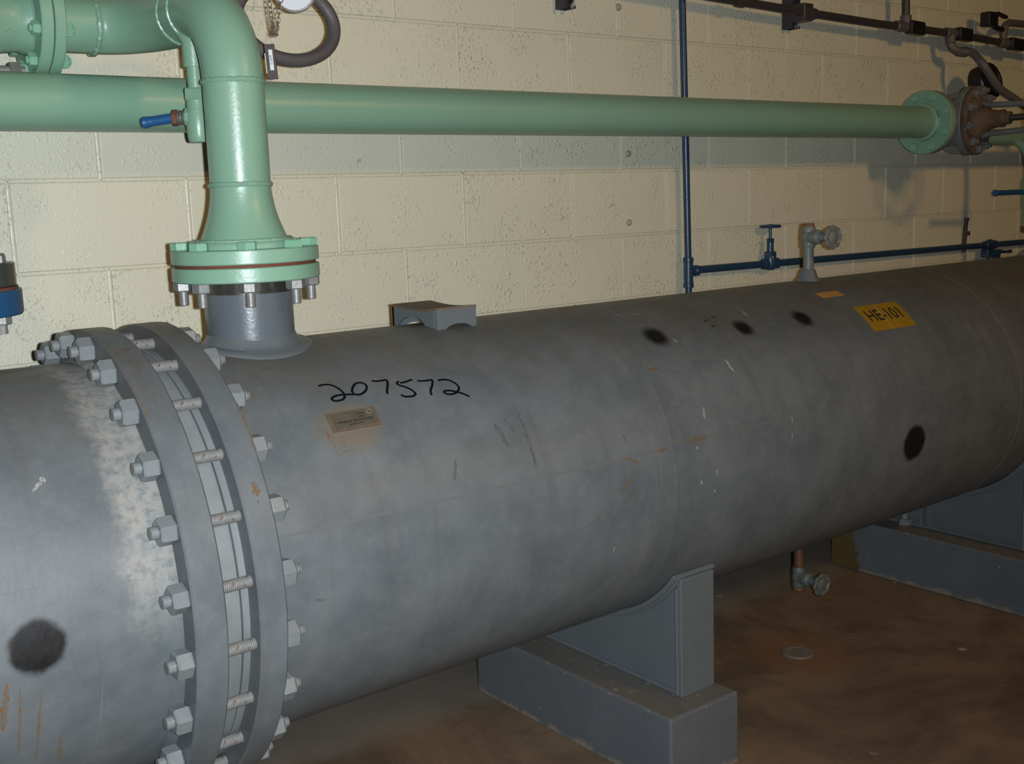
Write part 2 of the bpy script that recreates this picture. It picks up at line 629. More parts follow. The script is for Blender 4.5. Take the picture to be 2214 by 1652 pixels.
xl([(X4 - .001, RS - .01), (X4 - .001, RS + .012), (X4 + .008, RS + .004), (X4 + .018, RS - .002)], 160, closed=True).build('hub_weld', SHELL, HX, SO)
xl([(X2, .33), (X2, .395), (.037, .395), (.038, .394), (.038, .33)], 160, closed=True).build('tube_sheet', CHALK, HX, SO)
xl([(.037, .33), (.037, .386), (.0415, .386), (.0415, .33)], 128, closed=True).build('gasket', STEEL, HX, SO)
xl([(.0415, .33), (.0415, .393), (.043, .3945), (.054, .3945), (.054, .33)], 160, closed=True).build('flange_face', CHALK, HX, SO)

# studs and nuts round the body flange
RB, NB, A0 = .408, 24, 6.6
thr = []
x = X1 - .0375
while x < X4 + .036:
    thr += [(x, .0103), (x + .0017, .0092)]
    x += .0034
sm_ = MB().lathe([(X1 - .0385, .0085)] + thr + [(X4 + .0385, .0085)], (0, 0, 0), (1, 0, 0), 14).data('stud', STUDM, (0, 0, 0), sharp=24)
nl = MB().hexnut((0, 0, 0), (-1, 0, 0), .0238, .026, .3).data('nut', GREYNUT, (0, 0, 0), sharp=25)
nr = MB().hexnut((0, 0, 0), (1, 0, 0), .0238, .026, .1).data('nut', GREYNUT, (0, 0, 0), sharp=25)
capd = MB().lathe([(-.0118, .0090), (-.0108, .0102), (0, .0104)], (0, 0, 0), (1, 0, 0), 14).data('stud_end', GREYNUT, (0, 0, 0))
rn = random.Random(5)
for k in range(NB):
    a = math.radians(A0 + k * 360 / NB)
    c = (0, YC - RB * math.cos(a), ZC + RB * math.sin(a))
    st = link('stud', sm_, HX, c)
    for me, xx in ((nl, X1 - .0005), (nr, X4 + .0005)):
        nt = link('nut', me, st, (xx, c[1], c[2]))
        nt.rotation_euler = (rn.uniform(0, 1.04), 0, 0)
    link('stud_end', capd, st, (X1 - .0265, c[1], c[2]))


# ribbons that lie on the shell
def rib(mb, pts, w, r=RS + .0006, irr=0.0, rnd=None, taper=False, smooth=True, sub=4):
    P = [(x, math.radians(a) * RS) for x, a in pts]
    if smooth and len(P) > 2:
        Q = []
        closed = P[0] == P[-1]
        for i in range(len(P) - 1):
            p0 = P[i - 1] if i > 0 else (P[-2] if closed else P[0])
            p1, p2 = P[i], P[i + 1]
            p3 = P[i + 2] if i + 2 < len(P) else (P[1] if closed else P[-1])
            for j in range(sub):
                t = j / sub
                Q.append(tuple(.5 * ((2 * p1[e]) + (-p0[e] + p2[e]) * t + (2 * p0[e] - 5 * p1[e] + 4 * p2[e] - p3[e]) * t * t + (-p0[e] + 3 * p1[e] - 3 * p2[e] + p3[e]) * t ** 3) for e in (0, 1)))
        Q.append(P[-1])
    else:
        Q = []
        for i in range(len(P) - 1):
            for j in range(sub * 2):
                t = j / (sub * 2)
                Q.append(tuple(P[i][e] * (1 - t) + P[i + 1][e] * t for e in (0, 1)))
        Q.append(P[-1])
    vv, ff = [], []
    n = len(Q)
    for i, (x, s) in enumerate(Q):
        q0, q1 = Q[max(i - 1, 0)], Q[min(i + 1, n - 1)]
        tx, ts = q1[0] - q0[0], q1[1] - q0[1]
        L = math.hypot(tx, ts) or 1
        nx, ns = -ts / L, tx / L
        for sg in (-1, 1):
            ww = w / 2
            if irr:
                ww *= 1 + irr * rnd.uniform(-1, 1)
            if taper:
                ww *= min(1, .35 + 2.2 * min(i, n - 1 - i) / n)
            ang = (s + ns * ww * sg) / RS
            vv.append((x + nx * ww * sg, YC - r * math.cos(ang), ZC + r * math.sin(ang)))
    for i in range(n - 1):
        ff.append((2 * i, 2 * i + 1, 2 * i + 3, 2 * i + 2))
    mb.add(vv, ff)


DIG = [[(0.2985, 55.66), (0.3046, 55.95), (0.3132, 55.94), (0.3223, 55.53), (0.3294, 54.49), (0.3352, 53.02), (0.3374, 51.5), (0.336, 50.39), (0.3292, 49.45), (0.3198, 49.24), (0.3117, 49.4), (0.3082, 50.05), (0.3124, 50.74), (0.3224, 51.17), (0.3343, 51.09), (0.3477, 50.88), (0.3555, 50.56)],
       [(0.3773, 54.77), (0.3698, 54.37), (0.3609, 53.04), (0.3558, 51.65), (0.3577, 50.69), (0.3653, 50.28), (0.3752, 50.6), (0.3855, 51.65), (0.3908, 52.88), (0.39, 53.96), (0.3834, 54.7), (0.3773, 54.77)],
       [(0.4086, 54.88), (0.4151, 54.39), (0.4259, 54.3), (0.437, 54.31), (0.439, 53.82), (0.4337, 52.01), (0.4261, 50.17), (0.4233, 48.93)],
       [(0.4927, 52.99), (0.4797, 52.56), (0.4674, 52.3), (0.4626, 52.54)],
       [(0.462, 53.16), (0.4555, 52.28), (0.458, 51.51), (0.467, 50.57), (0.4759, 49.31), (0.4801, 48.04), (0.4806, 47.38), (0.4729, 46.78), (0.4619, 46.85), (0.4537, 47.2), (0.4496, 47.95)],
       [(0.5015, 52.24), (0.5097, 51.83), (0.5209, 51.7), (0.5316, 51.7), (0.533, 51.19), (0.526, 49.47), (0.5163, 47.72), (0.5128, 46.04)],
       [(0.5451, 51.11), (0.5542, 51.15), (0.565, 50.86), (0.5737, 49.99), (0.5804, 48.54), (0.5815, 47.33), (0.5777, 46.44), (0.57, 45.66), (0.5586, 45.25), (0.5479, 45.59), (0.5428, 46.37), (0.5474, 46.84), (0.5575, 46.64), (0.5674, 46.05), (0.5768, 45.33), (0.5857, 44.45), (0.5931, 43.41)]]
SCR = [[(1.3603, 60.55), (1.374, 61.26), (1.3832, 61.52)], [(1.3984, 62.45), (1.4163, 62.88)], [(1.3813, 60.35), (1.3853, 60.39)], [(1.368, 57.32), (1.3763, 57.76), (1.3755, 57.33)], [(1.3878, 59.01), (1.3917, 59.05)], [(1.3898, 57.95), (1.3927, 57.95)]]
m = MB()
for l in DIG:
    rib(m, l, .0048)
tag(m.build('handwritten_number', INK, HX), 'black marker handwriting 207572')
m = MB()
for l in SCR:
    rib(m, l, .0028)
tag(m.build('pen_scribble', INK, HX), 'faint small pen marks between the black spray spots')

RUST = [(0.011, [(1.0991, 15.51), (1.1384, 15.34), (1.1755, 15.24)]), (0.007, [(1.017, 14.29), (1.0455, 14.5)]), (0.005, [(0.9196, 14.65), (0.9412, 13.19), (0.9622, 11.89)]), (0.005, [(0.9595, 9.85), (0.9248, 6.28), (0.8912, 3.79)]), (0.003, [(0.9355, 1.75), (0.8993, 1.3)]), (0.004, [(0.8441, -1.4), (0.8211, -3.09), (0.8023, -4.3)]), (0.005, [(0.7874, -4.87), (0.7787, -5.19)]), (0.01, [(1.081, 42.32), (1.1165, 42.5)]), (0.006, [(0.9297, 21.98), (0.9369, 19.35)]),
        (0.003, [(0.2592, 42.36), (0.2591, 40.45), (0.2598, 38.83)]), (0.003, [(0.2691, 40.44), (0.2684, 38.59), (0.2677, 37.04)]), (0.002, [(0.2741, 36.61), (0.2729, 34.09), (0.275, 31.8)]), (0.002, [(0.2895, 36.7), (0.2906, 35.13), (0.2927, 33.55)]), (0.002, [(0.277, 32.98), (0.2929, 33.29), (0.3107, 33.61)]), (0.005, [(1.7134, -16.18), (1.7094, -20.63), (1.7028, -23.67)]),
        (0.01, [(-0.3168, -4.13), (-0.3218, -9.56), (-0.3267, -15.36)]), (0.004, [(-0.2988, -6.12), (-0.3016, -11.83), (-0.3048, -23.56)]), (0.004, [(-0.2681, -7.05), (-0.2749, -14.54), (-0.2791, -26.95)]), (0.006, [(-0.2443, -21.79), (-0.2443, -29.64)]), (0.003, [(-0.2231, -0.65), (-0.2234, -2.31)])]
YEL = [(0.003, [(1.1784, 39.16), (1.1782, 34.87), (1.1752, 31.0)]), (0.0018, [(1.1755, 15.24), (1.2607, 15.48), (1.349, 15.56)]), (0.004, [(1.1839, 43.6), (1.2515, 43.34), (1.3212, 43.07)]), (0.003, [(1.3439, 42.79), (1.3877, 43.34), (1.4596, 44.21), (1.5534, 45.4)]), (0.002, [(1.0285, 18.02), (1.0342, 8.63), (1.0179, -3.34), (1.0162, -13.15)]), (0.002, [(1.0843, 7.3), (1.0825, 2.66), (1.0768, -4.33)])]
WHT = [(0.006, [(-0.2353, 37.46), (-0.2247, 39.06), (-0.2172, 39.56)]), (0.008, [(-0.2193, 40.75), (-0.2133, 39.44)]), (0.007, [(1.3242, 41.75), (1.3276, 38.44), (1.3318, 35.83)]), (0.0025, [(1.4698, 16.21), (1.4691, 13.31)]), (0.003, [(1.4606, 10.28), (1.4594, 7.93)]), (0.005, [(1.19, 3.54), (1.1908, 1.91)]), (0.005, [(1.1394, 1.24), (1.1407, -0.24)]), (0.003, [(1.1818, -2.88), (1.1854, -4.31)]), (0.004, [(1.1371, 13.0), (1.1369, 11.9)]), (0.003, [(1.0944, 19.41), (1.094, 18.63)]), (0.006, [(1.1869, 25.6), (1.1798, 21.61)]), (0.004, [(1.1355, 73.91), (1.149, 72.42)]), (0.004, [(1.201, 72.3), (1.2146, 70.03)]), (0.005, [(1.5193, 65.31), (1.5207, 60.38)]), (0.004, [(1.2162, 54.19), (1.2191, 51.65)]), (0.003, [(0.8836, -16.0), (0.8868, -13.58)])]
RUNS = [(0.0012, [(0.9217, 0.33), (0.92, -9.81), (0.9246, -20.29), (0.9312, -30.52), (0.9328, -37.69)]), (0.001, [(0.978, 2.51), (0.969, -8.21), (0.9669, -20.16), (0.9757, -30.57)]), (0.0012, [(1.008, 14.67), (1.0014, 4.91), (0.9994, -5.96)]), (0.0012, [(1.0188, 16.71), (1.0178, 9.06), (1.0185, 2.9)]), (0.001, [(.80, -8), (.805, -20), (.80, -36)]), (0.001, [(.70, -15), (.71, -28), (.70, -40)]), (.001, [(-.18, -8), (-.185, -20), (-.19, -32)])]
DRK = [(0.008, [(0.6837, 37.44), (0.6859, 27.27), (0.6879, 17.8)]), (0.01, [(0.6192, 33.03), (0.6276, 29.19), (0.6366, 25.16)]), (0.006, [(0.5083, 25.4), (0.493, 18.97)]), (0.006, [(0.6481, 34.32), (0.6696, 25.47)]), (0.006, [(0.1797, -4.11), (0.2019, -4.6)])]
rr_ = random.Random(11)
m = MB()
for w, l in ((.011, [(.079, 27.8), (.080, 26.2), (.082, 24.4)]), (.004, [(.078, 23.4), (.081, 23.0)]), (.006, [(-.047, 68.6), (-.030, 69.8), (-.012, 70.9)]), (.006, [(-.030, 61.6), (-.024, 60.6)]), (.0035, [(.101, 47), (.1005, 42), (.1005, 37), (.101, 32)]), (.003, [(-.0535, 60), (-.053, 50), (-.0535, 44)])):
    rib(m, l, w, RF + .0005, .5, rr_, taper=True, sub=6)
tag(m.build('flange_rust', RUSTST, HX), kind='stuff')
for nm, L, mt in (('rust_streaks', RUST, RUSTST), ('ochre_streaks', YEL, YELST), ('pale_scrapes', WHT, WHST), ('dry_runs', RUNS, LINEST), ('dark_smears', DRK, DKST)):
    m = MB()
    for w, l in L:
        rib(m, l, w, RS + .00035, .45 if w > .0019 else .2, rr_, taper=True, sub=7)
    tag(m.build(nm, mt, HX), kind='stuff')

# weld seams
m = MB()
for k, (x0_, x1_, a_, w_) in enumerate(((.12, 1.02, 14.4, .006), (1.05, 2.4, 15.5, .004), (1.07, 2.2, 44.0, .003))):
    n_ = int((x1_ - x0_) / .05)
    rib(m, [(x0_ + (x1_ - x0_) * i / n_, a_ + rr_.uniform(-.12, .12)) for i in range(n_ + 1)], w_, RS + .0002, .25, rr_, sub=3)
m.build('long_seam', SEAMM, HX)
xl([(2.511, RS - .001), (2.514, RS + .0010), (2.518, RS + .0010), (2.521, RS - .001)], 160, closed=True).build('ring_seam', SEAMM, HX)
xl([(1.052, RS - .001), (1.060, RS + .00025), (1.070, RS + .00025), (1.078, RS - .001)], 160, closed=True).build('ring_seam', SHELL, HX, SO)

# name plate, stickers
def patch(name, x0, x1, a0_, a1_, t, mat, parent=HX, base=RS, skew=0.0, nx=6, na=8, origin=None):
    m = MB()
    for r in (base, base + t):
        pass
    vv, ff = [], []
    for lay, r in enumerate((base, base + t)):
        for i in range(na + 1):
            a = math.radians(a0_ + (a1_ - a0_) * i / na)
            for j in range(nx + 1):
                x = x0 + (x1 - x0) * j / nx + skew * i / na
                vv.append((x, YC - r * math.cos(a), ZC + r * math.sin(a)))
    S = (nx + 1) * (na + 1)
    idx = lambda l, i, j: l * S + i * (nx + 1) + j
    for l in (0, 1):
        for i in range(na):
            for j in range(nx):
                ff.append((idx(l, i, j), idx(l, i, j + 1), idx(l, i + 1, j + 1), idx(l, i + 1, j)))
    for j in range(nx):
        ff.append((idx(0, 0, j), idx(0, 0, j + 1), idx(1, 0, j + 1), idx(1, 0, j)))
        ff.append((idx(0, na, j), idx(0, na, j + 1), idx(1, na, j + 1), idx(1, na, j)))
    for i in range(na):
        ff.append((idx(0, i, 0), idx(0, i + 1, 0), idx(1, i + 1, 0), idx(1, i, 0)))
        ff.append((idx(0, i, nx), idx(0, i + 1, nx), idx(1, i + 1, nx), idx(1, i, nx)))
    m.add(vv, ff)
    return m.build(name, mat, parent, origin)


def text_mesh(body, size, align='CENTER', sx=1.0):
    cu = bpy.data.curves.new('lettering', 'FONT')
    cu.body = body
    cu.size = size
    cu.align_x = align
    cu.align_y = 'CENTER'
    cu.resolution_u = 3
    ob = bpy.data.objects.new('lettering', cu)
    COL.objects.link(ob)
    dg = bpy.context.evaluated_depsgraph_get()
    me = bpy.data.meshes.new_from_object(ob.evaluated_get(dg))
    bm = bmesh.new()
    bm.from_mesh(me)
    ys = [v.co.y for v in bm.verts]
    for i in range(1, 12):
        yb = min(ys) + (max(ys) - min(ys)) * i / 12
        bmesh.ops.bisect_plane(bm, geom=bm.verts[:] + bm.edges[:] + bm.faces[:], plane_co=(0, yb, 0), plane_no=(0, 1, 0))
    bm.verts.index_update()
    vv = [(v.co.x * sx, v.co.y) for v in bm.verts]
    ff = [tuple(v.index for v in f.verts) for f in bm.faces]
    bm.free()
    bpy.data.objects.remove(ob)
    bpy.data.curves.remove(cu)
    bpy.data.meshes.remove(me)
    return vv, ff


def bold(vv, ff, e):
    return [(a, b) for a, b in vv], ff


def shell_text(mb, body, size, x, adeg, r, rot=0.0, sx=1.0, dup=0.0):
    vv, ff = text_mesh(body, size, sx=sx)
    c_, s_ = math.cos(rot), math.sin(rot)
    for sh in ((0, 0),) if not dup else ((-dup, 0), (dup, 0), (0, dup), (0, -dup)):
        P = []
        for u, v in vv:
            u, v = u * c_ - v * s_ + sh[0], u * s_ + v * c_ + sh[1]
            a = math.radians(adeg) + v / RS
            P.append((x + u, YC - r * math.cos(a), ZC + r * math.sin(a)))
        mb.add(P, ff)


patch('seam_strip', -.92, X1 - .016, 11.6, 15.6, .0042, CHANNEL, origin=SO)
npl = patch('name_plate', .280, .381, 39.2, 45.4, .0022, PLATER)
tag(npl, 'tarnished steel name plate fixed upside down')
patch('plate_face', .287, .375, 39.9, 44.9, .0006, PLATE, npl, RS + .0022)
m = MB()
rt = RS + .0031
for body, a_, sz, xx, dp in (('CERTIFIED BY', 40.75, .0052, .331, .0001), ('WIELGHAUSER COMPANY', 41.75, .0064, .331, .00018), ('BUILT', 42.75, .0050, .345, .00012), ('SERIAL', 43.75, .0050, .348, .00015)):
    shell_text(m, body, sz, xx, a_, rt, rot=PI, dup=dp)
m.build('plate_print', PRINT, npl)
m = MB()
shell_text(m, '99-07568', .0062, .312, 43.7, rt, rot=PI, dup=.0001)
shell_text(m, '1971', .0058, .320, 42.7, rt, rot=PI, dup=.0001)
m.build('plate_stamping', STAMP, npl)
m = MB()
c_a, c_x = math.radians(43.9), .366
pts = []
for k in range(20):
    t = 2 * PI * k / 20
    a = c_a + .0052 * math.sin(t) / RS
    pts.append((c_x + .0052 * math.cos(t), YC - rt * math.cos(a), ZC + rt * math.sin(a)))
m.tube(pts, .0006, 5, closed=True)
m.build('plate_emblem', STAMP, npl)

st1 = patch('tag_sticker', 1.925, 2.118, 42.6, 57.0, .0007, YELLOW)
tag(st1, 'yellow sticker printed HE-101')
m = MB()
shell_text(m, 'HE-101', .058, 2.022, 50.3, RS + .0010, dup=.0008, sx=.92)
m.build('sticker_print', PRINT, st1)
m = MB()
rib(m, [(2.012, 56.0), (2.008, 50), (2.006, 43)], .0018, RS + .0013)
m.build('sticker_crease', CREAM, st1)
st2 = patch('orange_sticker', 1.866, 1.960, 65.9, 70.5, .0007, ORANGE)
tag(st2, 'small blank orange sticker near the crown')

# box support on the crown
def arch_plate(p0, p1, top, t, nrm, mat, name, sag=0.0):
    ah = .021 if sag else .0135
    p0, p1 = Vector(p0), Vector(p1)
    d = p1 - p0
    N = 16
    poly = []
    for i in range(N + 1):
        u = i / N
        y = p0.y + d.y * u
        zb = ZC + math.sqrt(max(RS * RS - (y - YC) ** 2, 0)) - .004
        arch = ah * max(0, 1 - ((u - .55) / .36) ** 2) ** .6 if abs(u - .55) < .36 else 0
        poly.append((u, zb + arch))
    tp = [(1 - i / 6, top - sag * math.sin(PI * (1 - i / 6))) for i in range(7)]
    m = MB()
    nv = Vector(nrm)
    m.prism(poly + tp, lambda a, b, w: (p0 + d * a + nv * w).xy[:] + (b,), t)
    return m.build(name, mat, LUG)


LUG = tag(link('box_support', None, HX, (.71, YC, -.13)))
LX0, LX1, LY0, LY1, LT = .659, .762, -.668, -.492, -.099
arch_plate((LX0, LY0, 0), (LX1, LY0, 0), LT, .006, (0, 1, 0), GREY, 'side_plate')
arch_plate((LX0, LY1, 0), (LX1, LY1, 0), LT, .006, (0, -1, 0), GREY, 'side_plate')
arch_plate((LX0, LY0 + .012, 0), (LX0, LY1, 0), LT, .006, (1, 0, 0), GREY, 'side_plate', .006)
arch_plate((LX1, LY0 + .012, 0), (LX1, LY1, 0), LT, .006, (-1, 0, 0), GREY, 'side_plate', .006)
vv, ff = [], []
for l in (0, 1):
    for i in range(9):
        for xx in (LX0 - .001, LX1 + .001):
            y = LY0 + (LY1 - LY0) * i / 8
            vv.append((xx, y, LT + .005 * l - .006 * math.sin(PI * i / 8)))
for i in range(8):
    for l in (0, 1):
        b_ = l * 18 + i * 2
        ff.append((b_, b_ + 1, b_ + 3, b_ + 2))
    for e in (0, 1):
        ff.append((i * 2 + e, i * 2 + 2 + e, i * 2 + 20 + e, i * 2 + 18 + e))
ff += [(0, 1, 19, 18), (16, 17, 35, 34)]
MB().add(vv, ff).build('top_plate', paint('dusty_rusty_top', (.115, .088, .062), .25, .7, rust=.3), LUG)

# saddles
def saddle(xa, xb, far=False):
    S = tag(link('saddle', None, HX, ((xa + xb) / 2, YC, PT)))
    r0, r1 = RS + .0008, RS + .0125
    vv, ff = [], []
    N = 40
    a0_, a1_ = math.radians(-37), math.radians(-143)
    for i in range(N + 1):
        a = a0_ + (a1_ - a0_) * i / N
        for (xx, r) in ((xa - .012, r0), (xa - .012, r1), (xb + .012, r1), (xb + .012, r0)):
            vv.append((xx, YC - r * math.cos(a), ZC + r * math.sin(a)))
    for i in range(N):
        for e in range(4):
            ff.append((i * 4 + e, i * 4 + (e + 1) % 4, i * 4 + 4 + (e + 1) % 4, i * 4 + 4 + e))
    ff += [(0, 1, 2, 3), (N * 4 + 3, N * 4 + 2, N * 4 + 1, N * 4)]
    MB().add(vv, ff).build('wear_plate', GREY, S, bevel=.002)
    # weld fillet under the wear plate
    m = MB()
    pts = [(xa - .003, YC - (r1 + .002) * math.cos(a0_ + (a1_ - a0_) * i / N), ZC + (r1 + .002) * math.sin(a0_ + (a1_ - a0_) * i / N)) for i in range(N + 1)]
    m.tube(pts, .005, 8)
    m.build('wear_plate_weld', GREY, S)
    # web with the curved top
    ye0, ye1 = -.904, 2 * YC + .904
    poly = [(ye0, PT), (ye1, PT)]
    for i in range(N + 1):
        y = ye1 + (ye0 - ye1) * i / N
        q = r1 * r1 - (y - YC) ** 2
        poly.append((y, ZC - math.sqrt(max(q, 0)) + .003))
    for wx in ((xa + .006,) if not far else (xa + .03,)):
        MB().prism(poly, lambda a, b, w: (wx + w, a, b), .012).build('web_plate', GREY, S)
    for ye in (ye0, ye1):
        MB().box((xa, ye - .007, PT), (xb, ye + .007, ZC - math.sqrt(r1 * r1 - (abs(ye - YC) - .004) ** 2) + .004)).build('end_plate', GREY, S, bevel=.003)
    m = MB()
    m.tube([(xa + .001, ye0 + .008, PT + .004), (xa + .001, ye0 + .008, ZC - .26)], .0045, 8)
    m.tube([(xa + .004, ye0, PT + .0065), (xa + .004, ye1, PT + .0065)], .006, 8)
    m.build('fillet_weld', GREY, S)
    if far:
        MB().box((xa, YC + .055, PT), (xb, YC + .067, ZC - RS - .008)).build('rib_plate', GREY, S, bevel=.002)
        m = MB()
        m.cyl((xa - .0, YC + .12, PT), (xa - .0, YC + .12, PT + .085), .013, n=14)
        m.hexnut((xa, YC + .12, PT), (0, 0, 1), .024, .022)
        m.build('anchor_bolt', CHALK, S)
    return S


saddle(1.134, 1.246)
saddle(2.70, 2.82, True)

# gusset of steel plates on the near nozzle
NX, NY = .270, -.597
VD = Vector((NX - CAM[0], NY - CAM[1], 0)).normalized()


def surf_z(x, y):
    return ZC + math.sqrt(max(RS * RS - (y - YC) ** 2, 0))


NOZ = tag(link('outlet_nozzle', None, HX, (NX, NY, -.133)))
MB().lathe([(-.16, .0841), (-.004, .0841)], (NX, NY, 0), (0, 0, 1), 64).build('nozzle_pipe', paint('glossy_grey_paint', (.098, .115, .130), .08, .30, scale=9), NOZ)
vv, ff = [], []
RHO = ((.083, .026), (.089, .014), (.096, .0075), (.108, .0065), (.116, .0015), (.118, -.003))
for i, (rho, h) in enumerate(RHO):
    for k in range(72):
        t = 2 * PI * k / 72
        xx, yy = NX + rho * math.cos(t), NY + rho * math.sin(t)
        vv.append((xx, yy, surf_z(xx, yy) + h))
for i in range(len(RHO) - 1):
    for k in range(72):
        k2 = (k + 1) % 72
        ff.append((i * 72 + k, (i + 1) * 72 + k, (i + 1) * 72 + k2, i * 72 + k2))
MB().add(vv, ff).build('reinforcing_pad', GREY, NOZ)
MB().lathe([(-.031, .084), (-.031, .0875), (-.006, .0875), (-.006, .084)], (NX, NY, 0), (0, 0, 1), 64, closed=True).build('collar', STEEL, NOZ)
MB().lathe([(-.0065, .082), (-.0065, .1375), (-.0045, .1395), (.0190, .1395), (.0210, .1375), (.0210, .082)], (NX, NY, 0), (0, 0, 1), 96, closed=True).build('slip_on_flange', GREEND, NOZ)
MB().lathe([(.0212, .06), (.0212, .1325), (.0268, .1325), (.0268, .06)], (NX, NY, 0), (0, 0, 1), 72, closed=True).build('flange_gasket', GASKET, NOZ)

# ------------------------------------------------------------------ green riser with its elbows
RI = thing('riser_pipe', 'mint green riser pipe with flared reducer rising from grey nozzle', 'pipe', (NX, NY, .0268))
P4 = .05715
MB().lathe([(.0270, .060), (.0270, .1375), (.029, .1395), (.0515, .1395), (.0535, .1375), (.0535, .099), (.0535, .06)], (NX, NY, 0), (0, 0, 1), 96, closed=True).build('flange', GREEND, RI)
MB().lathe([(.0535, .097), (.060, .097), (.066, .0935), (.069, .088), (.069, .06)], (NX, NY, 0), (0, 0, 1), 64).build('flange_hub', GREEND, RI)
m = MB().weld((NX, NY, .067), (0, 0, 1), .0865, .0055, 96, 2)
m.build('weld_bead', GREEND, RI)
red = []
for i in range(15):
    t = i / 14
    s = t * t * (3 - 2 * t)
    red.append((.066 + t * .107, P4 + (.0850 - P4) * (1 - t) ** 1.9))
red[0] = (.066, .0850)
MB().lathe(red, (NX, NY, 0), (0, 0, 1), 64).build('reducer', GREEN, RI)
MB().weld((NX, NY, .173), (0, 0, 1), P4 - .001, .0052, 64, 3).build('weld_bead', GREEN, RI)
ZW = .364
MB().cyl((NX, NY, .171), (NX, NY, ZW + .001), P4, n=64).build('straight_pipe', GREEN, RI)
MB().weld((NX, NY, ZW), (0, 0, 1), P4 - .001, .0050, 64, 4).build('weld_bead', GREEN, RI)
RE = .1524
Z1 = ZW + .150
e1 = [(NX, NY + RE - RE * math.cos(t), ZW + (Z1 - ZW) * math.sin(t)) for t in [PI / 2 * i / 18 for i in range(19)]]
MB().tube(e1, P4, 48).build('elbow', GREEN, RI)
Y2 = NY + RE
MB().weld((NX, Y2, Z1), (0, 1, 0), P4 - .001, .0045, 64, 5).build('weld_bead', GREEN, RI)
MB().cyl((NX, Y2, Z1), (NX, Y2 + .055, Z1), P4, n=48).build('straight_pipe', GREEN, RI)
Y2 += .055
MB().weld((NX, Y2, Z1), (0, 1, 0), P4 - .001, .0045, 64, 6).build('weld_bead', GREEN, RI)
RE2, RY2 = .115, -.19 - Y2
e2 = [(NX - RE2 + RE2 * math.cos(t), Y2 + RY2 * math.sin(t), Z1) for t in [PI / 2 * i / 18 for i in range(19)]]
MB().tube(e2, P4, 48).build('elbow', GREEN, RI)
XE, YH = NX - RE2, Y2 + RY2
MB().weld((XE - .006, YH, Z1), (1, 0, 0), P4 - .001, .0065, 64, 8).build('weld_bead', GREEN, RI)
XF = .065
MB().cyl((XE, YH, Z1), (XF, YH, Z1), P4, n=48).build('straight_pipe', GREEN, RI)


def flange_x(parent, x0, x1, y, z, mat, R=.1145, r=.05, name='flange', n=72):
    c = .002
    return MB().lathe([(x0, r), (x0, R - c), (x0 + c, R), (x1 - c, R), (x1, R - c), (x1, r)], (0, y, z), (1, 0, 0), n, closed=True).build(name, mat, parent)


flange_x(RI, .0445, .0665, YH, Z1, GREEND, R=.111)


def bolts_x(parent, xl_, xr_, y, z, R, n, off, mat_n, br=.0075, nr=.0145, nh=.015, ext=.020, name='flange_bolt', left_ext=.020):
    me = MB()
    me.cyl((-left_ext, 0, 0), (xr_ - xl_ + ext, 0, 0), br, n=12, ch=.0012)
    me.hexnut((0, 0, 0), (-1, 0, 0), nr, nh, .3)
    me.hexnut((xr_ - xl_, 0, 0), (1, 0, 0), nr, nh, .1)
    d = me.data(name, mat_n, (0, 0, 0), sharp=28)
    for k in range(n):
        a = off + 2 * PI * k / n
        link(name, d, parent, (xl_, y - R * math.cos(a), z + R * math.sin(a)))


# bolts of the riser's bottom flange: green heads above, bare studs below
bh = MB().hexnut((0, 0, .0535), (0, 0, 1), .0185, .0150, .2).data('bolt_head', GREENB, (0, 0, 0), sharp=25)
thr = []
z = -.050
while z < .05:
    thr += [(z, .0096), (z + .0011, .0088)]
    z += .0022
bs = MB().lathe([(-.052, .008)] + thr, (0, 0, 0), (0, 0, 1), 12).data('stud', GALV, (0, 0, 0), sharp=80)
bn = MB().hexnut((0, 0, -.0065), (0, 0, -1), .0185, .0185, .25).data('nut', GALV, (0, 0, 0), sharp=25)
a_c = math.atan2(-VD.y, -VD.x)
for k in range(8):
    a = a_c + k * PI / 4 + .03
    c = (NX + .1207 * math.cos(a), NY + .1207 * math.sin(a), 0)
    b_ = link('flange_bolt', bs, RI, c)
    link('bolt_head', bh, b_, c).rotation_euler = (0, 0, .15 * k)
    link('nut', bn, b_, c).rotation_euler = (0, 0, .2 * k)

# ------------------------------------------------------------------ green valve body at the upper left
GV = thing('green_valve', 'mint green cast valve body cut off by upper left edge', 'valve', (-.11, YH, Z1 - .13))
flange_x(GV, .0185, .0425, YH, Z1, GREEND, R=.111)
MB().lathe([(-1.5, P4), (-.38, P4), (-.35, .062), (-.30, .070), (-.245, .082), (-.19, .089), (-.13, .085), (-.085, .072), (-.06, .064), (-.035, .062), (-.015, .066), (-.010, .072), (-.010, .05)], (.03, YH, Z1), (1, 0, 0), 56).build('body', GREEN, GV)
MB().lathe([(0, .08), (.02, .08), (.03, .07), (.10, .06), (.14, .06)], (-.16, YH, Z1 + .06), (0, 0, 1), 40).build('bonnet', GREEN, GV)
m = MB()
m.lathe([(-.03, .022), (.0, .022), (.004, .019)], (-.045, YH - .055, Z1 - .012), (-.1, -1, .05), 24)
m.build('boss', GREEN, GV)
vv, ff = text_mesh('NE', .026)
m = MB()
for dd in (0, .001):
    P = []
    for u, v in vv:
        xx = -.046 + u
        r_ = .0725 + max(-.055 - xx, -.03) * .289 + dd
        hh = v + .030
        P.append((xx, YH - math.sqrt(max(r_ * r_ - hh * hh, 0)), Z1 + hh))
    m.add(P, ff)
m.build('cast_lettering', GREENB, GV)
bolts_x(GV, .0185, .0665, YH, Z1, .0925, 8, PI / 8 + .12, GREENB, br=.0075, nr=.0150)
m = MB()
m.cyl((.0, YH - .03, Z1 - .100), (-.055, YH - .03, Z1 - .100), .0085, n=12)
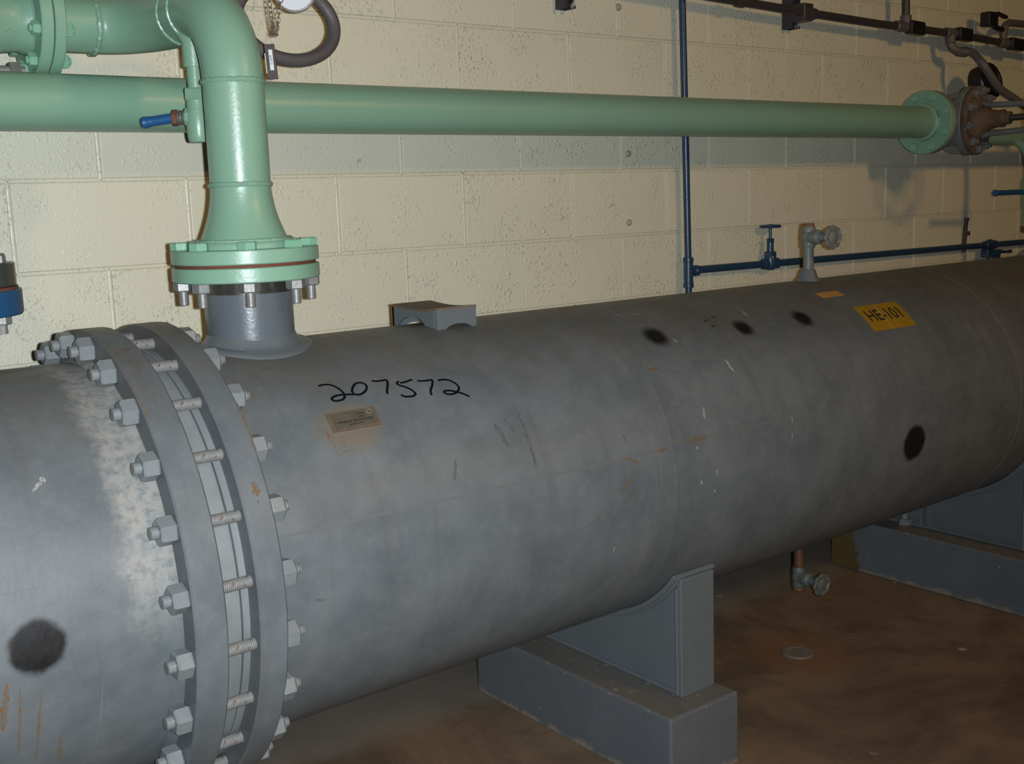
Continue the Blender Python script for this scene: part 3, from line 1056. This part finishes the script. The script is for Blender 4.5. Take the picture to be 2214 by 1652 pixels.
m.hexnut((-.010, YH - .03, Z1 - .100), (-1, 0, 0), .0175, .020)
m.build('long_stud', GALV, GV)

# ------------------------------------------------------------------ long green header pipe along the wall
YP, ZP = -.235, .352
HP = thing('header_pipe', 'long mint green horizontal pipe running along the block wall', 'pipe', (1.2, YP, ZP - P4))
m = MB()
m.lathe([(-1.4 + i * .3, P4) for i in range(15)] + [(3.15, P4)], (0, YP, ZP), (1, 0, 0), 56)
m.build('straight_pipe', GREEN, HP)
flange_x(HP, 3.132, 3.154, YP, ZP, GREEND, R=.1145)
MB().lathe([(3.115, P4), (3.120, .066), (3.132, .068), (3.133, .05)], (0, YP, ZP), (1, 0, 0), 48).build('flange_hub', GREEND, HP)
me = MB().hexnut((0, 0, 0), (-1, 0, 0), .0155, .012, .2).data('bolt_head', GREENB, (0, 0, 0), sharp=25)
for k in range(8):
    a = PI / 8 + k * PI / 4
    link('bolt_head', me, HP, (3.132, YP - .0953 * math.cos(a), ZP + .0953 * math.sin(a)))

# ------------------------------------------------------------------ rusty gate valve on the header
XV = 3.31
GA = thing('gate_valve', 'rusty grey gate valve lying sideways at end of green pipe', 'valve', (XV, YP, ZP - .115))
flange_x(GA, 3.196, 3.216, YP, ZP, VGREY)
flange_x(GA, 3.404, 3.424, YP, ZP, VGREY)
m = MB()
m.lathe([(3.214, .066), (3.24, .068), (3.27, .082), (XV, .090), (3.35, .082), (3.38, .068), (3.406, .066)], (0, YP, ZP), (1, 0, 0), 40)
m.lathe([(0, .085), (.05, .088), (.085, .095), (.092, .110)], (XV, YP, ZP), (0, -1, 0), 40)
m.build('body', VGREY, GA)
MB().lathe([(.090, .06), (.090, .121), (.093, .124), (.113, .124), (.116, .121), (.116, .06)], (XV, YP, ZP), (0, -1, 0), 48, closed=True).build('body_bonnet_flange', VGREY, GA).scale.x = .74
MB().lathe([(.119, .05), (.119, .120), (.122, .123), (.136, .123), (.140, .119), (.140, .05)], (XV, YP, ZP), (0, -1, 0), 48, closed=True).build('bonnet_flange', RUSTV, GA).scale.x = .74
MB().lathe([(.138, .085), (.150, .070), (.165, .050), (.185, .036), (.215, .030), (.235, .032), (.238, .024), (.26, .022)], (XV, YP, ZP), (0, -1, 0), 32).build('bonnet', RUSTV, GA).scale.x = .74
me = MB().hexnut((0, 0, 0), (0, -1, 0), .015, .016).cyl((0, -.016, 0), (0, -.028, 0), .008, n=10).data('bonnet_nut', VGREY, (0, 0, 0), sharp=25)
for k in range(10):
    a = k * PI / 5 + .2
    link('bonnet_nut', me, GA, (XV + .105 * .74 * math.cos(a), YP - .140, ZP + .105 * math.sin(a)))
for sg in (-1, 1):
    m = MB()
    pts = [(XV, YP - .15, ZP + sg * .058), (XV, YP - .19, ZP + sg * .050), (XV, YP - .30, ZP + sg * .046), (XV, YP - .345, ZP + sg * .040), (XV, YP - .36, ZP + sg * .015)]
    m.tube(pts, .0105, 10)
    m.build('yoke_arm', VGREY, GA)
MB().cyl((XV, YP - .20, ZP), (XV, YP - .45, ZP), .0115, n=16).build('stem', STEEL, GA)
MB().lathe([(.33, .022), (.335, .036), (.375, .036), (.38, .022)], (XV, YP, ZP), (0, -1, 0), 24).build('yoke_hub', RUSTV, GA)
m = MB()
m.tube([(XV + .125 * math.cos(2 * PI * k / 40), YP - .385, ZP + .125 * math.sin(2 * PI * k / 40)) for k in range(40)], .010, 10, closed=True)
for k in range(5):
    a = 2 * PI * k / 5 + .3
    m.tube([(XV, YP - .385, ZP), (XV + .06 * math.cos(a), YP - .40, ZP + .06 * math.sin(a)), (XV + .125 * math.cos(a), YP - .385, ZP + .125 * math.sin(a))], .007, 8)
m.build('handwheel', VGREY, GA)
GA.location.x -= .04

# ------------------------------------------------------------------ sampling valve on the riser
SX, SY = .261, -.440
SV = thing('sampling_valve', 'small green ball valve with blue lever hanging below riser elbow', 'valve', (SX, SY, .262))
zt = Z1 - P4 + .012
MB().lathe([(0, .0200), (.002, .0208), (.046, .0208), (.052, .024), (.064, .032)], (SX, SY, zt - .062), (0, 0, 1), 32).build('coupling', GREEN, SV)
MB().cyl((SX, SY, .350), (SX, SY, zt - .055), .0150, n=32).build('nipple', GREEN, SV)
MB().lathe([(0, .0225), (.003, .0248), (.021, .0248), (.024, .0225)], (SX, SY, .343), (0, 0, 1), 6, a0=.4).build('union_nut', GREEN, SV, sharp=25)
m = MB()
m.lathe([(.262, .019), (.268, .0215), (.278, .0225), (.292, .0235), (.312, .0240), (.326, .0205), (.346, .0200)], (SX, SY, 0), (0, 0, 1), 28)
DL = -RIGHT.copy()
DL.z = 0
DL.normalize()
SC_ = Vector((SX, SY, .311))
m.lathe([(0, .0205), (.022, .0195), (.027, .014)], SC_, DL, 8, a0=.39)
m.build('body', GREEN, SV, sharp=40)
DD = (DL + Vector((0, 0, -.12))).normalized()
q = SC_ + DL * .026
MB().cyl(q, q + DL * .014, .0085, n=16).build('stem', GALV, SV)
m = MB()
for t_ in (.003, .009):
    m.lathe([(t_, .0085), (t_ + .0005, .0145), (t_ + .0028, .0145), (t_ + .003, .0085)], q, DL, 18)
m.build('washer', GALV, SV)
m = MB().hexnut(q + DL * .013, DL, .0165, .011, .3)
m.build('packing_nut', RUSTY, SV)
u_, v_ = Vector((0, 0, 1)), DL.cross(Vector((0, 0, 1)))
lv0 = q + DL * .022
m = MB()
pts = [lv0 + DD * (.056 * i / 10) for i in range(11)]
m.tube(pts, [.0100] * 9 + [.0112, .0108], 14)
m.lathe([(0, .0108), (.006, .0120), (.011, .0095), (.013, .004)], lv0 + DD * .054, DD, 16)
m.build('lever', LEVER, SV)

# ------------------------------------------------------------------ hose loop, chain, dial, tag beside the riser
HO = thing('hose_loop', 'thick dark grey ring of hose hanging behind the green riser', 'hose', (.469, -.45, .415))
pts = [(.466 + .116 * math.cos(t), -.45 + .02 * math.sin(t + .6), .506 + .079 * math.sin(t)) for t in [2 * PI * k / 56 for k in range(56)]]
MB().tube(pts, .0140, 20, closed=True).build('loop', RUBBER, HO)

CH = thing('hanging_chain', 'thin tarnished chain hanging in a U beside the riser elbow', 'chain', (.40, -.53, .44))
lk = MB().tube([(.0042 * math.cos(2 * PI * k / 14), 0, .0068 * math.sin(2 * PI * k / 14)) for k in range(14)], .0009, 6, closed=True).data('link', CHAINM, (0, 0, 0))
cps = []
for i in range(22):
    t = i / 21
    xx = .388 + .030 * t
    zz = .472 + .080 * (abs(2 * t - 1)) ** 1.5 - .005 * (1 - abs(2 * t - 1))
    cps.append(Vector((xx, -.53 + .012 * math.sin(t * PI), zz)))
for i in range(len(cps) - 1):
    d = (cps[i + 1] - cps[i])
    l_ = link('link', lk, CH, tuple((cps[i] + cps[i + 1]) / 2))
    l_.rotation_mode = 'QUATERNION'
    qd = d.to_track_quat('Z', 'Y')
    l_.rotation_quaternion = qd @ Matrix.Rotation((i % 2) * PI / 2 + .4, 3, 'Z').to_quaternion()

DI = thing('round_dial', 'pale round dial at the top edge right of the riser', 'gauge', (.455, -.50, .505))
dn = Vector((-.55, -.83, 0))
MB().lathe([(0, .035), (.004, .043), (.020, .043), (.022, .040)], (.468, -.49, .560), dn, 40).build('case', CLEAR, DI)
MB().lathe([(.0215, .0385), (.0225, .0385)], (.468, -.49, .560), dn, 40).build('face', WHITE, DI)
MB().tube([Vector((.468, -.49, .560)) + dn.normalized() * .021 + (Vector((.83, -.55, 0)) * math.cos(t) + Vector((0, 0, 1)) * math.sin(t)) * .0415 for t in [2 * PI * k / 40 for k in range(40)]], .0018, 8, closed=True).build('bezel', GALV, DI)

MB().tube([(.305, -.535, .505), (.33, -.52, .560), (.38, -.50, .600), (.44, -.485, .590), (.468, -.485, .562)], .008, 12).build('stem', GALV, DI)

TG = thing('instrument_tag', 'dark brown tag with white printed strip on riser right side', 'tag', (.344, -.60, .371))
tc = Vector((.3415, -.616, .402))
tr_ = Vector((RIGHT.x, RIGHT.y, 0)).normalized()
tf = Vector((FWD.x, FWD.y, 0)).normalized()
tu = (Vector((0, 0, 1)) - tr_ * .05).normalized()
MB().obox(tc, tr_ * .0095, tf * .0030, tu * .0325).build('plate', TAGB, TG, bevel=.0008)
MB().obox(tc + tr_ * .0014 - tf * .0034 + tu * .003, tr_ * .0036, tf * .0004, tu * .0190).build('label_strip', WHITE, TG)
MB().obox(tc - tr_ * .0096 - tf * .001 - tu * .003, tr_ * .0009, tf * .0024, tu * .0185).build('edge_strip', CREAM, TG)
vv, ff = text_mesh('P0I213', .0062)
m = MB()
for e in (-.00012, .00012):
    m.add([tc + tr_ * (.0014 - v + e) * 1.0 - tf * .0040 + tu * (.003 - u) for u, v in [(a, b) for a, b in vv]], ff)
m2 = MB()
m2.v = [tuple(p) for p in m.v]
m2.f = m.f
m2.build('printed_text', PRINT, TG)

# ------------------------------------------------------------------ flanged nozzle at the left edge
LFX, LFY = -.290, -.600
LF = thing('flanged_connection', 'blue flange bolted under a dark steel flange at left edge', 'flange', (LFX, LFY, -.133))
MB().lathe([(-.16, .0841), (-.03, .0841)], (LFX, LFY, 0), (0, 0, 1), 48).build('nozzle_pipe', GREY, LF)
MB().lathe([(-.032, .07), (-.032, .1380), (-.029, .1405), (.008, .1405), (.010, .1385), (.010, .07)], (LFX, LFY, 0), (0, 0, 1), 80, closed=True).build('blue_flange', BLUEF, LF)
MB().lathe([(.010, .07), (.010, .1355), (.0145, .1355), (.0145, .07)], (LFX, LFY, 0), (0, 0, 1), 64, closed=True).build('gasket', GASKET, LF)
MB().lathe([(.0145, .07), (.0145, .1315), (.017, .1335), (.052, .1335), (.054, .1315), (.054, .07)], (LFX, LFY, 0), (0, 0, 1), 80, closed=True).build('steel_flange', STEEL, LF)
MB().lathe([(.052, .085), (.09, .075), (.16, .057), (1.38, .057)], (LFX, LFY, 0), (0, 0, 1), 48).build('reducer', STEEL, LF)
me = MB()
me.cyl((0, 0, -.062), (0, 0, .066), .0085, n=12)
me.hexnut((0, 0, .054), (0, 0, 1), .0165, .0135, .2)
me.hexnut((0, 0, -.032), (0, 0, -1), .0165, .0150, .1)
d_ = me.data('flange_bolt', GALV, (0, 0, 0), sharp=25)
for k in range(8):
    a = -.62 + k * PI / 4
    link('flange_bolt', d_, LF, (LFX + .112 * math.cos(a), LFY + .112 * math.sin(a), 0))

# ------------------------------------------------------------------ blue water line on the wall
YB = -.036
BV = thing('blue_wall_pipe', 'thin navy blue pipe dropping down the wall to a tee', 'pipe', (2.088, YB, -.6))
MB().cyl((2.096, YB, -.6), (2.096, YB, -.165), .0112, n=20).build('lower_pipe', BLUE, BV)
MB().tube([(2.0955, YB, -.10), (2.088, YB, .3), (2.078, YB, .75), (2.070, YB, 1.35)], .0112, 20).build('upper_pipe', BLUE, BV)
m = MB()
m.lathe([(-.185, .0155), (-.183, .0175), (-.170, .0175), (-.168, .0155), (-.100, .0155), (-.098, .0175), (-.086, .0175), (-.084, .0155)], (2.096, YB, 0), (0, 0, 1), 24)
m.lathe([(0, .0155), (.024, .0160), (.026, .0185), (.042, .0185), (.046, .0150)], (2.096, YB, -.130), (1, 0, 0), 24)
m.build('tee', BLUE, BV)
BH = thing('blue_branch_pipe', 'thin navy blue pipe running right along the wall from tee', 'pipe', (2.5, YB, -.15))
BZ0, BZ1 = -.128, -.146
MB().cyl((2.140, YB, BZ0), (4.75, YB, BZ1), .0130, n=20).build('straight_pipe', BLUE, BH)


def bz(x):
    return BZ0 + (BZ1 - BZ0) * (x - 2.14) / 2.61


GVB = thing('blue_stop_valve', 'small navy blue stop valve with flat handwheel on wall pipe', 'valve', (2.514, YB, bz(2.514) - .02))
zb = bz(2.514)
m = MB()
for sg in (-1, 1):
    m.lathe([(0, .018), (.024, .0165), (.025, .0200), (.038, .0200), (.040, .0165)], (2.514, YB, zb), (sg, 0, 0), 8, a0=.39)
m.lathe([(-.022, .012), (-.016, .021), (.0, .024), (.02, .022), (.028, .020)], (2.514, YB, zb), (0, 0, 1), 20)
m.build('body', BLUE, GVB)
MB().hexnut((2.514, YB, zb + .027), (0, 0, 1), .0215, .016, .2).build('bonnet_nut', BLUE, GVB, sharp=25)
MB().lathe([(.042, .0125), (.075, .0115)], (2.514, YB, zb), (0, 0, 1), 20).build('bonnet', BLUE, GVB)
MB().hexnut((2.514, YB, zb + .074), (0, 0, 1), .0135, .015, .1).build('packing_nut', BLUE, GVB, sharp=25)
MB().cyl((2.514, YB, zb + .088), (2.514, YB, zb + .128), .0052, n=12).build('stem', BLUE, GVB)


def wheel(parent, c, d, R, mat, lobes=8, t=.009, name='handwheel'):
    """cast handwheel: scalloped rim, web with holes left open between spokes, hub"""
    d, u, v = frame(d)
    c = Vector(c)
    m = MB()
    n = lobes * 8
    pts, rr = [], []
    for k in range(n):
        a = 2 * PI * k / n
        r_ = R * (.90 + .06 * math.cos(lobes * a))
        pts.append(c + (u * math.cos(a) + v * math.sin(a)) * r_)
        rr.append(t * .62)
    m.tube(pts, rr, 8, closed=True)
    for k in range(lobes):
        a = 2 * PI * k / lobes
        e = u * math.cos(a) + v * math.sin(a)
        w = d.cross(e)
        m.obox(c + e * R * .60, e * R * .34, w * t * .42, d * t * .38)
    m.lathe([(-t * .55, R * .50), (-t * .2, R * .58), (t * .3, R * .58), (t * .75, R * .40), (t * .9, R * .18)], c, d, 24)
    return m.build(name, mat, parent, bevel=0)


wheel(GVB, (2.514, YB, zb + .131), (0, 0, 1), .036, BLUE, 6)

# hose tap on the blue branch further right
HB = thing('hose_tap', 'dark blue-grey tap with lever hanging on the wall pipe', 'valve', (3.975, YB, -.215))
zz = bz(3.975)
m = MB()
m.lathe([(-.045, .016), (-.043, .0195), (-.02, .0195), (.02, .0195), (.043, .0195), (.045, .016)], (3.975, YB, zz), (1, 0, 0), 12)
m.lathe([(0, .018), (.016, .018), (.024, .010)], (3.975, YB, zz), (0, 0, 1), 12)
m.obox((3.965, YB - .012, zz - .036), (.052, 0, -.003), (0, .018, 0), (0, 0, .018))
m.build('body', BLUE, HB, bevel=.004)
m = MB()
m.tube([(4.015, YB - .02, zz - .03), (4.06, YB - .025, zz - .034), (4.105, YB - .025, zz - .034)], [.010, .006, .0085], 10)
m.build('lever', BLUE, HB)
for xx in (3.945, 3.998):
    MB().cyl((xx, YB - .012, zz - .05), (xx + .001, YB - .012, zz - .085), .0065, n=10).build('drop_leg', REDROD, HB)
RR = thing('red_rod', 'dark red rod standing against the wall behind blue pipe', 'rod', (3.815, -.012, -.16))
MB().tube([(3.812, -.010, -.165), (3.820, -.012, -.06), (3.829, -.012, -.022)], [.0085, .0085, .0075], 12).build('shaft', REDROD, RR)
MB().lathe([(0, .010), (.012, .010)], (3.826, -.012, -.030), (.1, 0, 1), 12).build('cap', REDROD, RR)
MB().obox((3.836, -.014, -.085), (.009, 0, 0), (0, .006, 0), (0, 0, .009)).build('clip', YELST, RR)

# ------------------------------------------------------------------ vent and drain valves on the shell
def angle_valve(x, y, z0, z1, zv, name, label, nip_mat, body_mat, up=True):
    sg = 1 if up else -1
    V = thing(name, label, 'valve', (x, y, min(z0, z1)))
    ax = (0, 0, sg)
    L = abs(z1 - z0)
    if up:
        MB().lathe([(-.012, .040), (.002, .034), (.014, .025), (.028, .0215), (.034, .017)], (x, y, z0), ax, 32).build('weld_boss', GREY, V)
    MB().cyl((x, y, z0), (x, y, zv), .0150, n=20).build('nipple', nip_mat, V)
    m = MB()
    h = abs(z1 - zv)
    m.lathe([(0, .0175), (.006, .0195), (.016, .0195), (.018, .0180), (h * .42, .0205), (h * .62, .0205), (h - .018, .0180), (h - .016, .0195), (h - .004, .0195), (h, .0170)], (x, y, zv), ax, 20)
    zc = zv + sg * h * .5
    dr = Vector((-.10, -.99, 0)).normalized()
    m.lathe([(0, .019), (.026, .0195), (.028, .0215), (.040, .0205), (.046, .013), (.060, .0095), (.086, .0085)], (x, y, zc), dr, 20)
    m.build('body', body_mat, V)
    MB().lathe([(0, .0165), (.009, .0165)], (x, y, z1 - sg * .001), ax, 18).build('end_plug', RUSTY, V)
    wheel(V, Vector((x, y, zc)) + dr * .090, dr, .031, body_mat, 8, .0085)
    return V


VENTM = paint('dull_grey_valve_paint', (.135, .14, .13), .2, .5, rust=.4, scale=40)
DRAINM = paint('green_grey_bronze', (.085, .10, .092), .3, .5, rust=.1, scale=40)
angle_valve(2.0, YC, -.134, .022, -.040, 'vent_valve', 'grey vent valve with scalloped handwheel on top of the shell', VENTM, VENTM, True)
angle_valve(1.967, YC, -.884, -1.048, -.985, 'drain_valve', 'grey drain valve on copper stub hanging under the shell', COPPER, DRAINM, False)

# ------------------------------------------------------------------ strut brackets, conduit, fittings
def strut(x0, x1, z0, z1, label):
    m = MB()
    t = .0035
    d_ = -.045
    m.prism([(x0, 0), (x0, d_), (x0 + .012, d_), (x0 + .012, d_ + t), (x0 + t, d_ + t), (x0 + t, -t), (x1 - t, -t), (x1 - t, d_ + t), (x1 - .012, d_ + t), (x1 - .012, d_), (x1, d_), (x1, 0)],
            lambda a, b, w: (a, b, z0 + w), z1 - z0)
    o = m.build('strut_channel', STRUT, None, ((x0 + x1) / 2, 0, z0))
    return tag(o, label, 'bracket', 'wall strut channels')


strut(1.578, 1.619, .674, 1.35, 'short dark strut channel end at the top edge of wall')
strut(2.617, 2.660, .680, 1.35, 'dark peeling strut channel carrying the conduit on the wall')

YCN = -.082
CN = thing('conduit_run', 'dark conduit sloping along the top right of the wall', 'conduit', (3.2, YCN, .66))
CP = [(-1.4, .875), (1.30, .775), (2.214, .742), (2.63, .728), (3.07, .717), (3.25, .716), (3.585, .711), (3.99, .694), (4.9, .66)]
MB().tube([(x, YCN, z) for x, z in CP], .0145, 18).build('tubing', CONDUIT, CN)


def cz(x):
    for (xa, za), (xb, zb_) in zip(CP, CP[1:]):
        if xa <= x <= xb:
            return za + (zb_ - za) * (x - xa) / (xb - xa)


for xc in (2.675, 2.30):
    MB().lathe([(-.018, .0150), (-.016, .0195), (.016, .0195), (.018, .0150)], (xc, YCN, cz(xc)), (1, 0, -.04), 16).build('coupling', CONDUIT, CN)
MB().box((2.612, -.100, cz(2.638) - .030), (2.665, -.046, cz(2.638) + .030)).build('strut_clamp', CONDUIT, CN, bevel=.006)
for xc in (3.25, 3.585, 3.985):
    m = MB()
    m.lathe([(-.075, .0150), (-.072, .0190), (-.045, .0200), (.060, .0215), (.075, .0205), (.078, .0150)], (xc, YCN, cz(xc)), (1, 0, -.04), 16)
    m.build('conduit_body', CONDG, CN)
    MB().obox((xc + .035, YCN - .012, cz(xc) - .002), (.047, 0, -.002), (0, .018, 0), (0, 0, .025)).build('body_cover', BLACK, CN, bevel=.007)
m = MB()
m.tube([(3.242, YCN, .73), (3.238, YCN, .85), (3.232, YCN, 1.35)], .0150, 16)
m.build('riser_tubing', CONDUIT, CN)
MB().lathe([(0, .0205), (.03, .0205), (.033, .017)], (3.242, YCN, .728), (0, 0, 1), 14).build('hub', CONDG, CN)
m = MB()
m.lathe([(0, .0195), (.035, .0195), (.04, .015)], (3.545, YCN, cz(3.545)), (0, -.1, -1), 14)
m.tube([(3.545, YCN, .675), (3.552, YCN - .01, .652), (3.575, YCN - .02, .640), (3.61, YCN - .03, .640)], [.015, .0165, .018, .0205], 12)
m.build('elbow_hub', CONDG, CN)
FX = thing('flexible_conduit', 'grey flexible conduit drooping past the black gauge', 'conduit', (3.7, -.2, .40))
fp = [(3.600, -.112, .641), (3.610, -.140, .634), (3.603, -.185, .592), (3.632, -.208, .540), (3.680, -.222, .490), (3.775, -.235, .45), (3.87, -.245, .415), (3.98, -.26, .385), (4.10, -.28, .37)]


def spline(P, sub=8):
    P = [Vector(p) for p in P]
    Q = []
    for i in range(len(P) - 1):
        p0, p1, p2, p3 = P[max(i - 1, 0)], P[i], P[i + 1], P[min(i + 2, len(P) - 1)]
        for j in range(sub):
            t = j / sub
            Q.append(.5 * ((2 * p1) + (p2 - p0) * t + (2 * p0 - 5 * p1 + 4 * p2 - p3) * t * t + (3 * p1 - p0 - 3 * p2 + p3) * t ** 3))
    Q.append(P[-1])
    return Q


MB().tube(spline(fp), .0158, 16).build('tubing', FLEX, FX)
SB = thing('switch_conduit', 'dark elbow conduit and small black switch box above conduit run', 'conduit', (3.95, YCN, .70))
m = MB()
m.tube(spline([(3.945, YCN, .705), (3.945, YCN, .740), (3.955, YCN, .765), (3.985, YCN, .778), (4.05, YCN, .781), (4.6, YCN, .79)]), .0150, 14)
m.build('tubing', CONDG, SB)
MB().obox((3.822, YCN - .005, .782), (.034, 0, 0), (0, .022, 0), (0, 0, .028)).build('switch_box', BLACK, SB, bevel=.005)
m = MB()
m.obox((3.885, YCN - .022, .800), (.036, 0, -.006), (0, .008, 0), (0, 0, .0055))
m.tube([(3.845, YCN, .765), (3.90, YCN, .752), (3.948, YCN, .748)], .011, 10)
m.build('switch_arm', BLACK, SB)

GG = thing('pressure_gauge', 'round black cased gauge on the wall above the rusty valve', 'gauge', (3.72, -.14, .44))
gc = Vector((3.715, -.130, .522))
gd = Vector((-.05, -.97, .22)).normalized()
MB().lathe([(-.035, .050), (-.022, .068), (.03, .072), (.036, .072)], gc, gd, 36).build('case', BLACK, GG)
MB().lathe([(.030, .060), (.034, .060)], gc, gd, 32).build('dial', DIALY, GG)
MB().lathe([(.033, .058), (.040, .061), (.042, .069), (.034, .0735), (.030, .072)], gc, gd, 36, closed=True).build('bezel', BLACK, GG)
MB().cyl(gc - Vector((0, 0, .05)), gc - Vector((0, -.01, .13)), .011, n=12).build('stem', BLACK, GG)

# ------------------------------------------------------------------ right edge: drain leg with lever, tan slab for a lit wall patch
RD = thing('green_drop_leg', 'thin green pipe end with blue lever valve at right edge', 'pipe', (3.775, -.30, -.075))
MB().cyl((3.775, -.30, -.055), (3.775, -.30, .20), .0165, n=20).build('pipe', GREEN, RD)
MB().lathe([(0, .018), (.005, .021), (.045, .021), (.06, .025), (.10, .025), (.12, .019)], (3.775, -.30, .02), (0, 0, 1), 20).build('valve_body', GREEN, RD)
MB().lathe([(0, .016), (.004, .019), (.024, .019), (.027, .016)], (3.775, -.30, -.078), (0, 0, 1), 16).build('end_cap', RUSTY, RD)
m = MB()
m.tube([(3.755, -.315, .083), (3.66, -.312, .085), (3.53, -.305, .085)], [.0105, .0105, .0105], 12)
m.lathe([(0, .0115), (.012, .0135), (.020, .010)], (3.535, -.305, .085), (-1, 0, 0), 12)
m.build('lever', LEVERR, RD)
MB().tube([(3.775, -.30, .19), (3.775, -.295, .235), (3.775, -.27, .27), (3.775, -.24, .285)], .0165, 16).build('upper_pipe', GREEN, RD)
MB().cyl((3.385, -.23, .302), (5.6, -.23, .302), .032, n=28).build('outlet_run', GREEN, RD)

TS = MB()  # slab added in the shape of a lit patch on the wall
TS.prism([(4.19, FL), (4.19, -.205), (4.34, -.150), (4.62, -.05), (4.62, FL)], lambda a, b, w: (a, -.058 - w * .0 + w, b), .012)
tag(TS.build('tan_lit_patch', TAN, None, (4.4, -.05, FL)), 'tan slab standing in for lit wall patch behind far shell', 'light patch')

# ------------------------------------------------------------------ floor cap
CAPM = paint('dull_cap_metal', (.15, .125, .10), .3, .75, rust=.3, scale=30)
FC = thing('floor_cap', 'small round metal cap set in the brown floor', 'floor cap', (1.885, -.657, FL))
MB().lathe([(0, .046), (.0035, .044), (.004, .036), (.0025, .034)], (1.885, -.657, FL), (0, 0, 1), 32).build('rim', CAPM, FC)
MB().lathe([(.0, .034), (.0032, .033)], (1.885, -.657, FL), (0, 0, 1), 28).build('plug', CAPM, FC)

# ------------------------------------------------------------------ the room lamp itself
LM = thing('ceiling_lamp', 'warm rectangular lamp hanging out in the room', 'lamp', (2.7, -5.35, 1.9))
MB().box((2.36, -5.42, 1.74), (3.04, -5.30, 2.24)).build('housing', BLACK, LM, bevel=.01)
MB().box((2.69, -5.37, 2.23), (2.71, -5.35, 2.9)).build('hanger', BLACK, LM)
